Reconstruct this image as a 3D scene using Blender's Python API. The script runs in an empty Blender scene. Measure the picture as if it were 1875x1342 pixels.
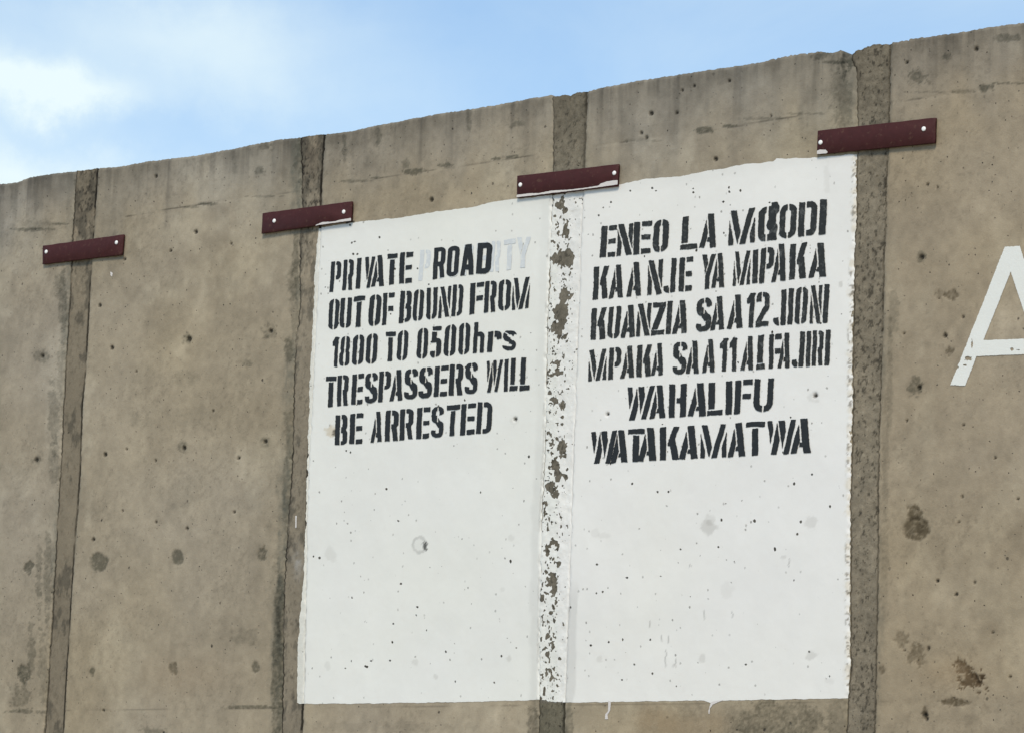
import bpy, math, random
import numpy as np
from mathutils import Matrix, Vector
random.seed(7)
C = bpy.context.scene.collection
scene = bpy.context.scene

# ---------------------------------------------------------------- camera
CAM = np.array([8.2993, -7.7049, 1.6])
YAW, PIT, ROL, FPX = -0.6866, 0.1574, 0.0327, 5918.7      # focal length in pixels of a 1875 wide frame
W, H = 1875.0, 1342.0
_f = np.array([math.sin(YAW)*math.cos(PIT), math.cos(YAW)*math.cos(PIT), math.sin(PIT)])
_r = np.array([math.cos(YAW), -math.sin(YAW), 0.0])
_u = np.cross(_r, _f)
R_ = math.cos(ROL)*_r + math.sin(ROL)*_u
U_ = -math.sin(ROL)*_r + math.cos(ROL)*_u
cd = bpy.data.cameras.new('camera')
cam = bpy.data.objects.new('camera', cd)
C.objects.link(cam)
cd.sensor_width = 36.0
cd.lens = FPX/W*36.0
cd.clip_end = 5000
cam.matrix_world = Matrix(((R_[0], U_[0], -_f[0], CAM[0]), (R_[1], U_[1], -_f[1], CAM[1]),
                           (R_[2], U_[2], -_f[2], CAM[2]), (0, 0, 0, 1)))
scene.camera = cam

# ---------------------------------------------------------------- sky, sun, exposure
SUN_EL, SUN_AZ = math.radians(46), math.radians(150)     # azimuth clockwise from +Y
world = bpy.data.worlds.new('World')
scene.world = world
world.use_nodes = True
nt = world.node_tree
nt.nodes.clear()
def N(t, kind, **kw):
    n = t.nodes.new(kind)
    for k, v in kw.items():
        setattr(n, k, v)
    return n
def setin(n, **kw):
    for k, v in kw.items():
        n.inputs[k.replace('_', ' ')].default_value = v
out = N(nt, 'ShaderNodeOutputWorld')
bg = N(nt, 'ShaderNodeBackground')
SKY_STRENGTH = 0.15
bg.inputs['Strength'].default_value = SKY_STRENGTH
sky = N(nt, 'ShaderNodeTexSky', sky_type='NISHITA', sun_disc=False)
sky.sun_elevation = SUN_EL
sky.sun_rotation = SUN_AZ
sky.altitude = 1700
sky.air_density = 1.0
sky.dust_density = 0.4
sky.ozone_density = 1.6
tc = N(nt, 'ShaderNodeTexCoord')
nz = N(nt, 'ShaderNodeTexNoise')
mp = N(nt, 'ShaderNodeMapping')
mp.inputs['Scale'].default_value = (1, 1, 1.9)
mp.inputs['Location'].default_value = (0.37, 0.2, 0.1)
nt.links.new(tc.outputs['Generated'], mp.inputs['Vector'])
setin(nz, Scale=6.5, Detail=9.0, Roughness=0.56, Distortion=0.5)
nt.links.new(mp.outputs['Vector'], nz.inputs['Vector'])
ramp = N(nt, 'ShaderNodeValToRGB')
ramp.color_ramp.elements[0].position = 0.34
ramp.color_ramp.elements[0].color = (0.28, 0.28, 0.28, 1)
ramp.color_ramp.elements[1].position = 0.74
ramp.color_ramp.elements[1].color = (0.52, 0.52, 0.52, 1)
nt.links.new(nz.outputs['Fac'], ramp.inputs['Fac'])
# one soft bank of cloud low in the north-west, drawn out sideways
def dirpx(x, y):
    d = (x-W/2)/FPX*R_ - (y-H/2)/FPX*U_ + _f
    return d/np.linalg.norm(d)
def bank(cx, cy, sx, sy, strength):
    c = dirpx(cx, cy)
    right = np.cross(c, [0, 0, 1.0]); right /= np.linalg.norm(right)
    up = np.cross(right, c)
    vs = []
    for ax, s in ((right, sx), (up, sy)):
        sub = N(nt, 'ShaderNodeVectorMath', operation='SUBTRACT')
        nt.links.new(wv.outputs['Vector'], sub.inputs[0]); sub.inputs[1].default_value = tuple(c)
        dt = N(nt, 'ShaderNodeVectorMath', operation='DOT_PRODUCT')
        nt.links.new(sub.outputs['Vector'], dt.inputs[0]); dt.inputs[1].default_value = tuple(ax/s)
        sq = N(nt, 'ShaderNodeMath', operation='MULTIPLY')
        nt.links.new(dt.outputs['Value'], sq.inputs[0]); nt.links.new(dt.outputs['Value'], sq.inputs[1])
        vs.append(sq)
    fw = N(nt, 'ShaderNodeVectorMath', operation='DOT_PRODUCT')
    nt.links.new(wv.outputs['Vector'], fw.inputs[0]); fw.inputs[1].default_value = tuple(c)
    ad = N(nt, 'ShaderNodeMath', operation='ADD')
    nt.links.new(vs[0].outputs[0], ad.inputs[0]); nt.links.new(vs[1].outputs[0], ad.inputs[1])
    ng = N(nt, 'ShaderNodeMath', operation='MULTIPLY'); ng.inputs[1].default_value = -1
    nt.links.new(ad.outputs[0], ng.inputs[0])
    ex = N(nt, 'ShaderNodeMath', operation='EXPONENT'); nt.links.new(ng.outputs[0], ex.inputs[0])
    gt = N(nt, 'ShaderNodeMath', operation='GREATER_THAN'); gt.inputs[1].default_value = 0
    nt.links.new(fw.outputs['Value'], gt.inputs[0])
    m = N(nt, 'ShaderNodeMath', operation='MULTIPLY'); nt.links.new(ex.outputs[0], m.inputs[0]); nt.links.new(gt.outputs[0], m.inputs[1])
    m2 = N(nt, 'ShaderNodeMath', operation='MULTIPLY'); nt.links.new(m.outputs[0], m2.inputs[0]); m2.inputs[1].default_value = strength
    return m2
# warp the direction a little so that the banks have ragged cloud edges
wn = N(nt, 'ShaderNodeTexNoise'); setin(wn, Scale=32.0, Detail=8.0, Roughness=0.62)
nt.links.new(tc.outputs['Generated'], wn.inputs['Vector'])
ws = N(nt, 'ShaderNodeVectorMath', operation='SUBTRACT'); ws.inputs[1].default_value = (0.5, 0.5, 0.5)
nt.links.new(wn.outputs['Color'], ws.inputs[0])
wsc = N(nt, 'ShaderNodeVectorMath', operation='SCALE'); wsc.inputs['Scale'].default_value = 0.03
nt.links.new(ws.outputs['Vector'], wsc.inputs[0])
wv = N(nt, 'ShaderNodeVectorMath', operation='ADD')
nt.links.new(tc.outputs['Generated'], wv.inputs[0]); nt.links.new(wsc.outputs['Vector'], wv.inputs[1])
acc = ramp.outputs['Color']
for b in ((30, 165, 0.036, 0.0085, 0.34), (90, 175, 0.026, 0.0075, 0.16), (160, 190, 0.016, 0.0055, 0.16), (250, 60, 0.07, 0.022, 0.20), (560, 120, 0.05, 0.03, 0.12), (-500, 120, 0.06, 0.02, 0.8), (330, 60, 0.035, 0.012, 0.18),
          (60, 330, 0.045, 0.012, 0.42), (-300, 420, 0.09, 0.02, 0.5), (440, 150, 0.02, 0.012, 0.14)):
    o = bank(*b)
    ad = N(nt, 'ShaderNodeMath', operation='ADD', use_clamp=True)
    nt.links.new(acc, ad.inputs[0]); nt.links.new(o.outputs[0], ad.inputs[1])
    acc = ad.outputs[0]
# pull the low sky towards a clear blue, then lay the cloud over it
tint = N(nt, 'ShaderNodeMix', data_type='RGBA', blend_type='MULTIPLY')
tint.inputs['Factor'].default_value = 1.0
nt.links.new(sky.outputs['Color'], tint.inputs['A'])
tint.inputs['B'].default_value = (0.56, 0.90, 1.08, 1)
TINT = tint.inputs['B']
mixc = N(nt, 'ShaderNodeMix', data_type='RGBA')
nt.links.new(acc, mixc.inputs['Factor'])
nt.links.new(tint.outputs['Result'], mixc.inputs['A'])
mixc.inputs['B'].default_value = (5.6, 6.5, 6.7, 1)
nt.links.new(mixc.outputs['Result'], bg.inputs['Color'])
nt.links.new(bg.outputs['Background'], out.inputs['Surface'])

sd = bpy.data.lights.new('sun', 'SUN')
sun = bpy.data.objects.new('sun', sd)
C.objects.link(sun)
sd.energy = 2.9
sd.angle = math.radians(14)
sd.color = (1.0, 0.88, 0.68)
sdir = Vector((math.sin(SUN_AZ)*math.cos(SUN_EL), math.cos(SUN_AZ)*math.cos(SUN_EL), math.sin(SUN_EL)))
sun.rotation_euler = sdir.to_track_quat('Z', 'Y').to_euler()
sun.location = (6, -12, 14)
vs_ = scene.view_settings
vs_.view_transform = 'Standard'; vs_.look = 'None'; vs_.gamma = 1; vs_.use_curve_mapping = False
vs_.exposure = 0.0

# ---------------------------------------------------------------- wall coordinates
def WP(x, y):
    """point of the photograph -> (X, Z) on the face of the wall, the plane y = 0"""
    x = np.atleast_1d(np.asarray(x, float)); y = np.atleast_1d(np.asarray(y, float))
    d = (x-W/2)[..., None]/FPX*R_ - (y-H/2)[..., None]/FPX*U_ + _f
    t = -CAM[1]/d[..., 1]
    return CAM[0]+t*d[..., 0], CAM[2]+t*d[..., 2]
def PX(X, Z):
    """(X, Z) on the wall -> photograph coordinates (for reading the traced stains)"""
    d0 = X-CAM[0]; d1 = -CAM[1]; d2 = Z-CAM[2]
    w = d0*_f[0]+d1*_f[1]+d2*_f[2]
    return W/2+FPX*(d0*R_[0]+d1*R_[1]+d2*R_[2])/w, H/2-FPX*(d0*U_[0]+d1*U_[1]+d2*U_[2])/w

# ---------------------------------------------------------------- numpy noise
def _hash(ix, iy, seed):
    h = (ix.astype(np.int64)*374761393 + iy.astype(np.int64)*668265263 + seed*1274126177) & 0xffffffff
    h = ((h ^ (h >> 13))*1274126177) & 0xffffffff
    h = ((h ^ (h >> 16))*2246822519) & 0xffffffff
    return ((h ^ (h >> 15)) & 0xffffff)/float(0xffffff)
def vnoise(x, y, seed=0):
    ix = np.floor(x); iy = np.floor(y); fx = x-ix; fy = y-iy
    fx = fx*fx*fx*(fx*(fx*6-15)+10); fy = fy*fy*fy*(fy*(fy*6-15)+10)
    a = _hash(ix, iy, seed); b = _hash(ix+1, iy, seed); c = _hash(ix, iy+1, seed); d = _hash(ix+1, iy+1, seed)
    return (a*(1-fx)+b*fx)*(1-fy)+(c*(1-fx)+d*fx)*fy
def fbm(x, y, seed=0, oct=4, rough=0.5):
    s = 0; a = 1; t = 0
    for o in range(oct):
        s = s+a*(vnoise(x*2**o+13.7*o, y*2**o-7.1*o, seed+o*17)-0.5); t += a; a *= rough
    return s/t*2     # about -1..1, mostly within +-0.5
def sstep(a, b, x):
    t = np.clip((x-a)/(b-a), 0, 1)
    return t*t*(3-2*t)

# ---------------------------------------------------------------- traced lines of the wall
TOP = [(0, 337), (27, 335), (59, 324), (107, 317), (136, 314.5), (181, 308), (208, 306.5), (267, 296), (341, 288), (427, 273), (507, 256),
       (563, 249.6), (595, 246.4), (640, 241), (693, 229), (800, 209), (907, 192), (1000, 175), (1008, 174), (1014, 177.5), (1033, 173),
       (1044, 176), (1052, 171), (1075, 168), (1090, 164.5), (1100, 161.5), (1178, 147), (1236, 137.5), (1315, 126), (1381, 116), (1443, 102),
       (1497, 94), (1518, 96), (1538, 91), (1548, 97), (1556, 99), (1567, 91.5), (1582, 87), (1600, 80.4), (1629, 81.5), (1632, 77.5), (1670, 71),
       (1753, 59.8), (1766, 58), (1803, 50.7), (1875, 41.6)]
_tx, _tz = WP([p[0] for p in TOP], [p[1] for p in TOP])
ZT0 = 4.03
def ztop(X):
    t = np.interp(X, _tx, _tz)
    n = fbm(X*9, X*0+3.1, 5, 3, .5)*0.003+fbm(X*110, X*0+9.1, 8, 3, .6)*0.0045
    inside = (X > _tx[0]) & (X < _tx[-1])
    t = t + np.where(inside, n*0.55, n)
    return np.where((X < 2.95) | (X > 3.42), t, t-np.abs(fbm(X*55, X*0, 77, 3))*0.006)
J1L = [(137.7, 324), (134.5, 374), (131, 430), (129, 499), (125.6, 561), (120.5, 640), (115, 739), (110.5, 829), (107, 890), (100.6, 1004), (94, 1129), (84.4, 1291), (79.7, 1342)]
J1R = [(179, 311), (173.7, 389), (171.5, 433), (165.8, 515), (162, 590), (156.4, 687), (150.8, 739), (147.5, 860), (143, 918), (136.5, 1004), (125.7, 1183), (116.7, 1342)]
J2L = [(549, 253), (552, 330), (550, 420), (546.6, 560), (537.6, 679), (536, 739), (534.6, 829), (528.7, 918), (519, 1061), (514, 1342)]
J2R = [(595, 248), (588, 330), (586, 425), (577, 600), (571, 760), (564, 860), (560, 1040), (556, 1273), (552, 1342)]
J3L = [(1011, 180), (1013, 216), (1011, 309), (1011, 367), (1004, 534), (1000, 663), (997, 830), (990, 960), (988, 1111), (986, 1284), (985, 1342)]
J3R = [(1074.6, 178), (1070.8, 302), (1066, 400), (1057, 635), (1051.6, 774), (1047, 900), (1041, 1075), (1034, 1284), (1034, 1342)]
J4L = [(1559, 98), (1567, 133), (1569, 228), (1567, 402), (1563.4, 457), (1560, 611), (1560, 748), (1557, 885), (1555.7, 968), (1556, 1219), (1548.5, 1342)]
J4R = [(1630, 84), (1628, 220), (1623, 340), (1621, 443), (1618, 474), (1616.6, 577), (1613, 714), (1609, 886), (1607.8, 1111), (1602, 1342)]
def edgefn(pts, seed, chip):
    x, z = WP([p[0] for p in pts], [p[1] for p in pts])
    o = np.argsort(z); x = x[o]; z = z[o]
    def f(Z):
        return np.interp(Z, z, x) + fbm(Z*12, Z*0, seed, 4, .6)*chip*0.5 + fbm(Z*90, Z*0, seed+3, 3, .6)*chip
    return f
def straight(X0, seed):
    return lambda Z: X0 + fbm(Z*12, Z*0, seed, 4, .6)*0.003 + fbm(Z*90, Z*0, seed+3, 3)*0.003
JOINTS = {0: (edgefn(J1L, 11, .0035), edgefn(J1R, 12, .0015)), 1: (edgefn(J2L, 13, .0045), edgefn(J2R, 14, .0025)),
          2: (edgefn(J3L, 15, .004), edgefn(J3R, 16, .002)), 3: (edgefn(J4L, 17, .0035), edgefn(J4R, 18, .0025))}
for k in (-3, -2, -1, 4, 5, 6, 7):
    JOINTS[k] = (straight(1.0975*k-.055, 40+k*2), straight(1.0975*k+.055, 60+k*2))

# ---------------------------------------------------------------- marks traced from the photograph (centre, radii)
HOLES = [(358, 425, 3.5), (205, 637, 3.6), (193, 832, 3.6), (346, 621, 4.4), (495, 606, 3.6), (486, 808, 3.6), (337, 820, 3.8), (78, 652, 3.6),
         (66, 841, 3.6), (943, 767, 3.6), (1493, 724, 4), (1112, 758, 3.2), (790, 366, 3.8), (1311, 292, 3.8), (1687, 471, 4.2), (1684, 709, 4),
         (1700, 1186, 3), (1763, 581, 2.6), (1731, 615, 3.6), (1655, 611, 2.4), (1184, 252, 2.6), (1716, 343, 2), (1698, 338, 2.2), (1249, 166, 2.6), (1271, 158, 2.4), (1174, 244, 2.8),
         (1239, 207, 2.8), (1192, 208, 4), (1336, 149, 2.6), (1412, 213, 2.2), (1656, 1190, 1.8), (1762, 909, 2.4), (1756, 955, 2), (1818, 1157, 2), (1785, 1066, 2),
         (1864, 913, 2.4), (1751, 1088, 3), (1765, 778, 2), (1661, 770, 2.3), (1823, 838, 2), (343, 967, 2.6), (286, 955, 2.2), (171, 987, 3), (224, 935, 2),
         (429, 937, 2.4), (190, 1300, 2.2), (249, 680, 2), (228, 475, 2.6), (312, 459, 2.4), (423, 446, 2), (437, 838, 2.8), (183, 560, 3), (232, 822, 2), (285, 843, 2),
         (285, 323, 3), (390, 752, 2.2), (1850, 1238, 2.6), (1693, 1308, 4), (1697, 1316, 3), (1787, 90, 4), (1660, 115, 2.5), (1717, 1063, 3)]
# x, y, rx, ry, darkness, ragged, colour key
BLOBS = [(181, 1029, 15, 18, .62, .25, 'g'), (325, 1020, 11, 15, .62, .25, 'g'), (477, 1013, 9, 11, .45, .8, 'g'), (53, 1035, 8, 11, .6, .8, 'g'),
         (44, 1234, 11, 16, .5, .7, 'g'), (38, 1270, 16, 24, .28, 1.2, 'g'), (169, 1228, 6, 9, .5, .5, 'g'), (317, 1224, 8, 11, .55, .4, 'g'), (467, 1221, 7, 10, .5, .5, 'g'),
         (1678, 967, 24, 22, .60, .16, 'b'), (1675, 938, 14, 14, .55, .5, 'b'), (1686, 965, 10, 14, .25, .4, 'b'), (1651, 1171, 13, 15, .3, .7, 'b'), (1677, 1197, 16, 18, .33, .8, 'b'),
         (1779, 1248, 19, 13, .85, 1.5, 'r'), (1790, 1240, 12, 8, .6, 1.5, 'r'), (1762, 1218, 10, 10, .55, 1.8, 'r'), (1614, 1226, 7, 9, .35, .4, 'b'), (1694, 1307, 6, 11, .55, .6, 'b'),
         (1750, 1285, 24, 7, .55, .5, 'b'), (457, 1294, 44, 3.6, .62, .6, 'g'), (40, 1302, 34, 3, .5, .8, 'g'), (505, 1080, 9, 70, .26, .5, 'g'), (507, 1250, 10, 130, .6, .35, 'g'), (514, 1170, 7, 70, .3, .5, 'g'),
         (513, 1110, 11, 60, .5, .4, 'g'), (528, 640, 9, 22, .42, .5, 'g'), (530, 790, 10, 50, .35, .5, 'g'), (525, 900, 7, 60, .3, .6, 'g'), (538, 560, 7, 60, .3, .7, 'g'),
         (535, 520, 11, 26, .35, .7, 'g'), (548, 290, 8, 40, .4, .9, 'g'), (541, 470, 5, 60, .5, .8, 'g'),
         (1683, 141, 16, 12, .4, 1.3, 'g'), (1806, 161, 13, 6, .5, .8, 'g'), (1762, 168, 20, 3, .3, .8, 'g'), (1540, 175, 20, 50, .28, .9, 'g'), (1545, 200, 12, 90, .25, 1.1, 'g'),
         (758, 314, 19, 6, .62, .6, 'g'), (745, 300, 8, 9, .3, .9, 'g'), (815, 303, 13, 4, .6, .6, 'g'), (908, 291, 10, 3.5, .62, .6, 'g'), (937, 288, 14, 4, .55, .7, 'g'),
         (1288, 239, 18, 6, .6, .5, 'g'), (1338, 232, 14, 4, .5, .6, 'g'), (1178, 258, 30, 2, .3, .8, 'g'), (1400, 218, 60, 2.2, .4, .7, 'g'), (1470, 209, 40, 1.8, .4, .6, 'g'),
         (60, 420, 36, 3.2, .55, .7, 'g'), (108, 410, 18, 2.4, .5, .6, 'g'), (70, 412, 30, 7, .25, .8, 'g'), (380, 374, 18, 3, .55, .6, 'g'), (345, 380, 18, 1.8, .4, .6, 'g'), (480, 360, 34, 1.6, .4, .6, 'g'),
         (650, 332, 28, 2.6, .5, .6, 'g'), (690, 326, 14, 2, .4, .6, 'g'), (1700, 169, 40, 1.8, .35, .7, 'g'), (1850, 153, 30, 2, .5, .6, 'g'),
         (77, 653, 12, 14, .3, .6, 'g'), (66, 841, 8, 10, .3, .5, 'g'), (345, 621, 10, 11, .35, .6, 'g'), (495, 608, 12, 13, .25, 1., 'g'), (486, 617, 5, 6, .35, 1., 'g'), (336, 819, 10, 12, .3, .4, 'g'),
         (486, 809, 9, 10, .25, .5, 'g'), (1686, 471, 8, 12, .4, .7, 'g'), (1677, 709, 16, 17, .4, .6, 'g'), (1742, 541, 12, 7, .4, 1., 'b'), (1718, 540, 7, 10, .25, 1., 'b'), (1740, 646, 6, 7, .35, 1., 'b'),
         (475, 315, 12, 8, .35, 1., 'g'), (485, 270, 12, 8, .3, 1., 'g'), (692, 245, 6, 20, .3, .8, 'g'), (858, 216, 4, 26, .4, .8, 'g'), (945, 228, 14, 6, .3, .8, 'g'), (630, 265, 4, 24, .35, .9, 'g'),
         (1528, 115, 22, 3, .6, .4, 'g'), (1545, 122, 4, 30, .5, .7, 'g'), (1553, 110, 12, 20, .45, 1.0, 'g'), (1505, 104, 14, 8, .4, 1., 'g'), (1735, 104, 12, 6, .35, 1., 'g'), (1845, 70, 25, 6, .4, .9, 'g'),
         (115, 700, 9, 70, .3, .9, 'g'), (99, 760, 9, 60, .35, .8, 'g'), (98, 850, 8, 40, .3, .9, 'g'), (88, 1060, 7, 80, .42, .7, 'g'), (72, 1060, 5, 70, .4, 1., 'g'), (58, 1190, 6, 40, .4, 1., 'g'), (80, 1230, 9, 60, .3, .8, 'g'),
         (116, 560, 7, 60, .45, .7, 'g'), (110, 520, 8, 30, .3, 1., 'g'), (150, 700, 3, 30, .2, 1., 'g'), (1630, 700, 5, 110, .3, .6, 'g'), (1636, 570, 9, 40, .28, .8, 'g'), (1622, 820, 6, 120, .22, .6, 'g'), (1620, 1000, 7, 160, .18, .6, 'g'),
         (1425, 1330, 80, 45, .5, .5, 'k'), (1240, 1330, 60, 40, .22, .8, 'k'), (1535, 1320, 20, 40, .3, .5, 'k'), (1345, 1330, 30, 40, .2, .7, 'k'), (280, 1340, 18, 9, .25, 1.5, 'g'), (975, 1330, 9, 50, .5, .4, 'k'), (1042, 1330, 7, 50, .45, .4, 'k'),
         (700, 1330, 150, 8, .12, 1, 'k'), (335, 905, 40, 30, .1, .8, 'g'), (450, 1165, 25, 14, .16, .6, 'g'), (360, 760, 30, 18, .12, .6, 'g'), (340, 690, 22, 14, .12, .6, 'g'), (255, 770, 22, 14, .12, .8, 'g'), (455, 665, 8, 8, .3, .7, 'g'),
         (140, 360, 4, 40, .4, .9, 'g'), (25, 340, 6, 60, .2, .9, 'g'), (428, 290, 5, 30, .2, .9, 'g')]
ORANGE = [(1230, 1330, 80, 26, .5), (1740, 1230, 50, 28, .35), (340, 1235, 90, 40, .25), (1200, 1310, 30, 20, .4), (1310, 1325, 20, 25, .3)]

rs = np.random.RandomState(5)
NICK = []      # chips where the paint has come away, in wall metres
for i in range(150):
    x = rs.uniform(560, 1555); y = rs.uniform(330, 1275); r = rs.uniform(1.3, 2.3)*(1.15 if rs.rand() < .15 else 1)
    if rs.rand() < .45 and not (x > 1080 and y > 880): continue
    NICK.append((x, y, r, r*rs.uniform(.8, 1.7)))
for (x, y) in ((641, 412), (644, 445), (650, 443), (695, 435), (647, 466), (655, 466), (1195, 345), (1202, 350), (1119, 371), (1270, 346), (1270, 353), (1325, 370), (1155, 350), (1097, 395),
               (765, 492), (1326, 427), (1410, 372), (734, 1068), (764, 1111), (720, 1141), (1139, 1244), (1082, 1181), (1104, 1083), (1366, 1216), (1454, 1062), (1162, 1216), (1246, 1005), (1204, 900), (1224, 900),
               (880, 901), (729, 953), (708, 895), (1093, 1033), (1158, 885), (1115, 1175), (905, 1249), (632, 1223), (669, 1219), (1148, 1057), (1092, 1085)):
    NICK.append((x, y, 2.3, 2.2))
def blobmask(px, py, b, seed):
    x, y, rx, ry, dk, rg, key = b
    d = np.full(px.shape, 9.0)
    m = (np.abs(px-x) < rx*2.2+8) & (np.abs(py-y) < ry*2.2+8)
    if not m.any():
        return None, None
    qx, qy = px[m], py[m]
    dd = np.sqrt(((qx-x)/rx)**2+((qy-y)/ry)**2)
    n = fbm(qx/9., qy/9., seed, 3, .6)*rg + fbm(qx/3.2, qy/3.2, seed+5, 2, .6)*rg*.35
    return m, min(dk*1.25, .93)*sstep(1.2, .78, dd+n)

def wall_colour(X, Z):
    """albedo of the bare concrete, with its stains, dirt and weathering"""
    px, py = PX(X, Z)
    base = np.array([.325, .276, .207])
    col = np.ones(X.shape+(3,))*base
    m = fbm(X*2.1, Z*2.1, 21, 5, .55)
    m2 = fbm(X*11, Z*11, 31, 4, .6)
    m3 = fbm(X*38, Z*38, 35, 3, .6)
    col *= (1+.15*m+.13*m2+.15*m3)[..., None]
    cl = sstep(.12, .42, fbm(X*4.5+9, Z*3.5, 37, 5, .6)); col *= (1-.09*cl)[..., None]
    warm = fbm(X*1.5+4, Z*1.8, 41, 4, .5)
    col[..., 0] *= 1+.03*warm; col[..., 2] *= 1-.08*warm
    # broad vertical board marks left by the formwork
    bands = vnoise(X*7.5, Z*.35, 51)-.5
    col *= (1+.07*bands)[..., None]
    # weathered band above the casting line
    zl = 3.847+.004*fbm(X*4, X*0, 61)
    wtop = sstep(-.10, .12, Z-zl+.12*fbm(X*7, Z*3, 63, 3))
    st = fbm(X*26, Z*2.0, 71, 4, .6)
    st2 = fbm(X*9, Z*.9, 73, 3, .6)
    col *= (1-wtop*(.10+.20*np.clip(st*1.6, 0, 1)+.25*np.clip(st2, 0, 1)))[..., None]
    g = wtop*.35
    col = col*(1-g[..., None])+g[..., None]*col.mean(-1, keepdims=True)*np.array([1.0, .985, .95])
    edge = sstep(.10, 0, ztop(X)-Z)*(.14+.30*np.clip(fbm(X*16, Z*10, 81, 4, .6)+.25, 0, 1))
    col *= (1-edge)[..., None]
    zt_ = ztop(X)
    for sc_, ln, am, sd2 in ((55, .20, .17, 461), (17, .40, .20, 463), (90, .07, .16, 465)):
        a_ = sstep(.12, .42, fbm(X*sc_, X*0+1.3, sd2, 3, .6)+.25*fbm(X*sc_, Z*6, sd2+1, 3))
        l_ = ln*(.35+vnoise(X*sc_*1.3, X*0, sd2+2))
        v = am*a_*sstep(l_, 0, zt_-Z)
        col = col*(1-v[..., None]*np.array([1.0, .98, .92]))
    # pale lime bloom in loose patches
    v = .16*sstep(.10, .40, fbm(X*3.2+2, Z*2.4, 471, 5, .65))
    col = col*(1+v[..., None]*np.array([.9, 1.0, 1.1]))
    # fine dark pitting in drifts
    v = sstep(.36, .50, fbm(X*105, Z*105, 473, 2, .7)+.45*fbm(X*5, Z*5, 475, 3)-.10)
    col = col*(1-.13*v[..., None])
    # crusts of grime creeping out of the joints, mostly on their left side
    for kk in (0, 1, 2, 3):
        dl = JOINTS[kk][0](Z)-X; dr = X-JOINTS[kk][1](Z)
        for d, amt, wd in ((dl, {0: .55, 1: .75, 2: .35, 3: .3}[kk], {0: .035, 1: .050, 2: .02, 3: .025}[kk]), (dr, {0: .2, 1: .25, 2: .2, 3: .4}[kk], .022)):
            n_ = fbm(X*22, Z*4.5, 430+kk, 5, .62)
            v = amt*sstep(wd, wd*.15, np.abs(d)+wd*1.1*n_)*(d > -.001)*np.clip(.55+fbm(Z*2.2, Z*0, 440+kk, 3)*1.6, 0, 1)
            v = np.clip(v*(.75+.8*fbm(X*60, Z*40, 450+kk, 3, .7)), 0, .85)
            col = col*(1-v[..., None])+v[..., None]*np.array([.115, .115, .095])
    # thin casting lines
    for zc, amp, sd in ((zl-.001, .6, 3), (2.128+.003*fbm(X*5, X*0, 62), .30, 9)):
        on = np.clip(fbm(X*7, X*0, 91+sd, 4, .65)*3.0+.15, 0, 1)
        col *= (1-amp*on*np.exp(-((Z-zc)/.0022)**2))[..., None]
    KEY = {'g': np.array([.38, .40, .39]), 'b': np.array([.33, .31, .27]), 'r': np.array([.20, .155, .11]), 'k': np.array([.36, .37, .36])}
    for i, b in enumerate(BLOBS):
        mk, v = blobmask(px, py, b, 200+i)
        if mk is None:
            continue
        v = np.clip((1.35 if b[2] < 26 and b[3] < 26 else 1.0)*v*(1+.9*fbm(px[mk]/4.5, py[mk]/4.5, 350+i, 3, .7)), 0, .95)
        col[mk] = col[mk]*(1-v[:, None])+col[mk]*KEY[b[6]]*v[:, None]
    for x, y, rx, ry, s in ORANGE:
        v = s*np.exp(-((px-x)/rx)**2-((py-y)/ry)**2)*np.clip(.6+vnoise(X*28, Z*2, 99), 0, 1)
        col = col*(1-v[..., None])+v[..., None]*np.array([.31, .225, .135])
    for i, (x, y, r) in enumerate(HOLES):
        mk = (np.abs(px-x) < 12) & (np.abs(py-y) < 12)
        if mk.any():
            qx, qy = px[mk], py[mk]
            d = np.sqrt((qx-x)**2+((qy-y)/1.12)**2)+fbm(qx/3, qy/3, i)*1.2
            v = sstep(r+1.1, r-1.3, d)*.93
            col[mk] = col[mk]*(1-v[:, None])+np.array([.02, .018, .014])*v[:, None]
    for i, (x, y, ra, rb) in enumerate(NICK):
        mk = (np.abs(px-x) < 8) & (np.abs(py-y) < 8)
        if mk.any(): col[mk] = np.array([.085, .08, .07])*(.6+.8*((i*37) % 10)/10)
    return np.clip(col, .01, .9)

def hole_depth(X, Z):
    px, py = PX(X, Z)
    h = np.zeros(X.shape)
    for x, y, r in HOLES:
        mk = (np.abs(px-x) < 10) & (np.abs(py-y) < 10)
        if mk.any():
            d = np.sqrt((px[mk]-x)**2+((py[mk]-y)/1.12)**2)
            h[mk] -= sstep(r+.8, r-1.2, d)*.006
    for i, b in enumerate(BLOBS):
        if b[6] in 'br' or (b[2] < 20 and 6 < b[3] < 20 and b[4] > .4):
            mk, v = blobmask(px, py, b, 200+i)
            if mk is not None:
                h[mk] -= v*.004
    return h
def wall_height(X, Z):
    """relief of the panel face, outwards (towards -Y)"""
    h = .0035*fbm(X*1.7, Z*1.7, 301, 3)+.0010*fbm(X*9, Z*9, 303, 3)+.00015*fbm(X*60, Z*60, 305, 2)
    zl = 3.847+.004*fbm(X*4, X*0, 61)
    h = h+.0004*sstep(.006, -.006, Z-zl)-.0012*np.exp(-((Z-zl)/.003)**2)*np.clip(fbm(X*5, X*0, 95, 3)*2.4+.3, 0, 1)
    h = h+hole_depth(X, Z)
    return h

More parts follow.
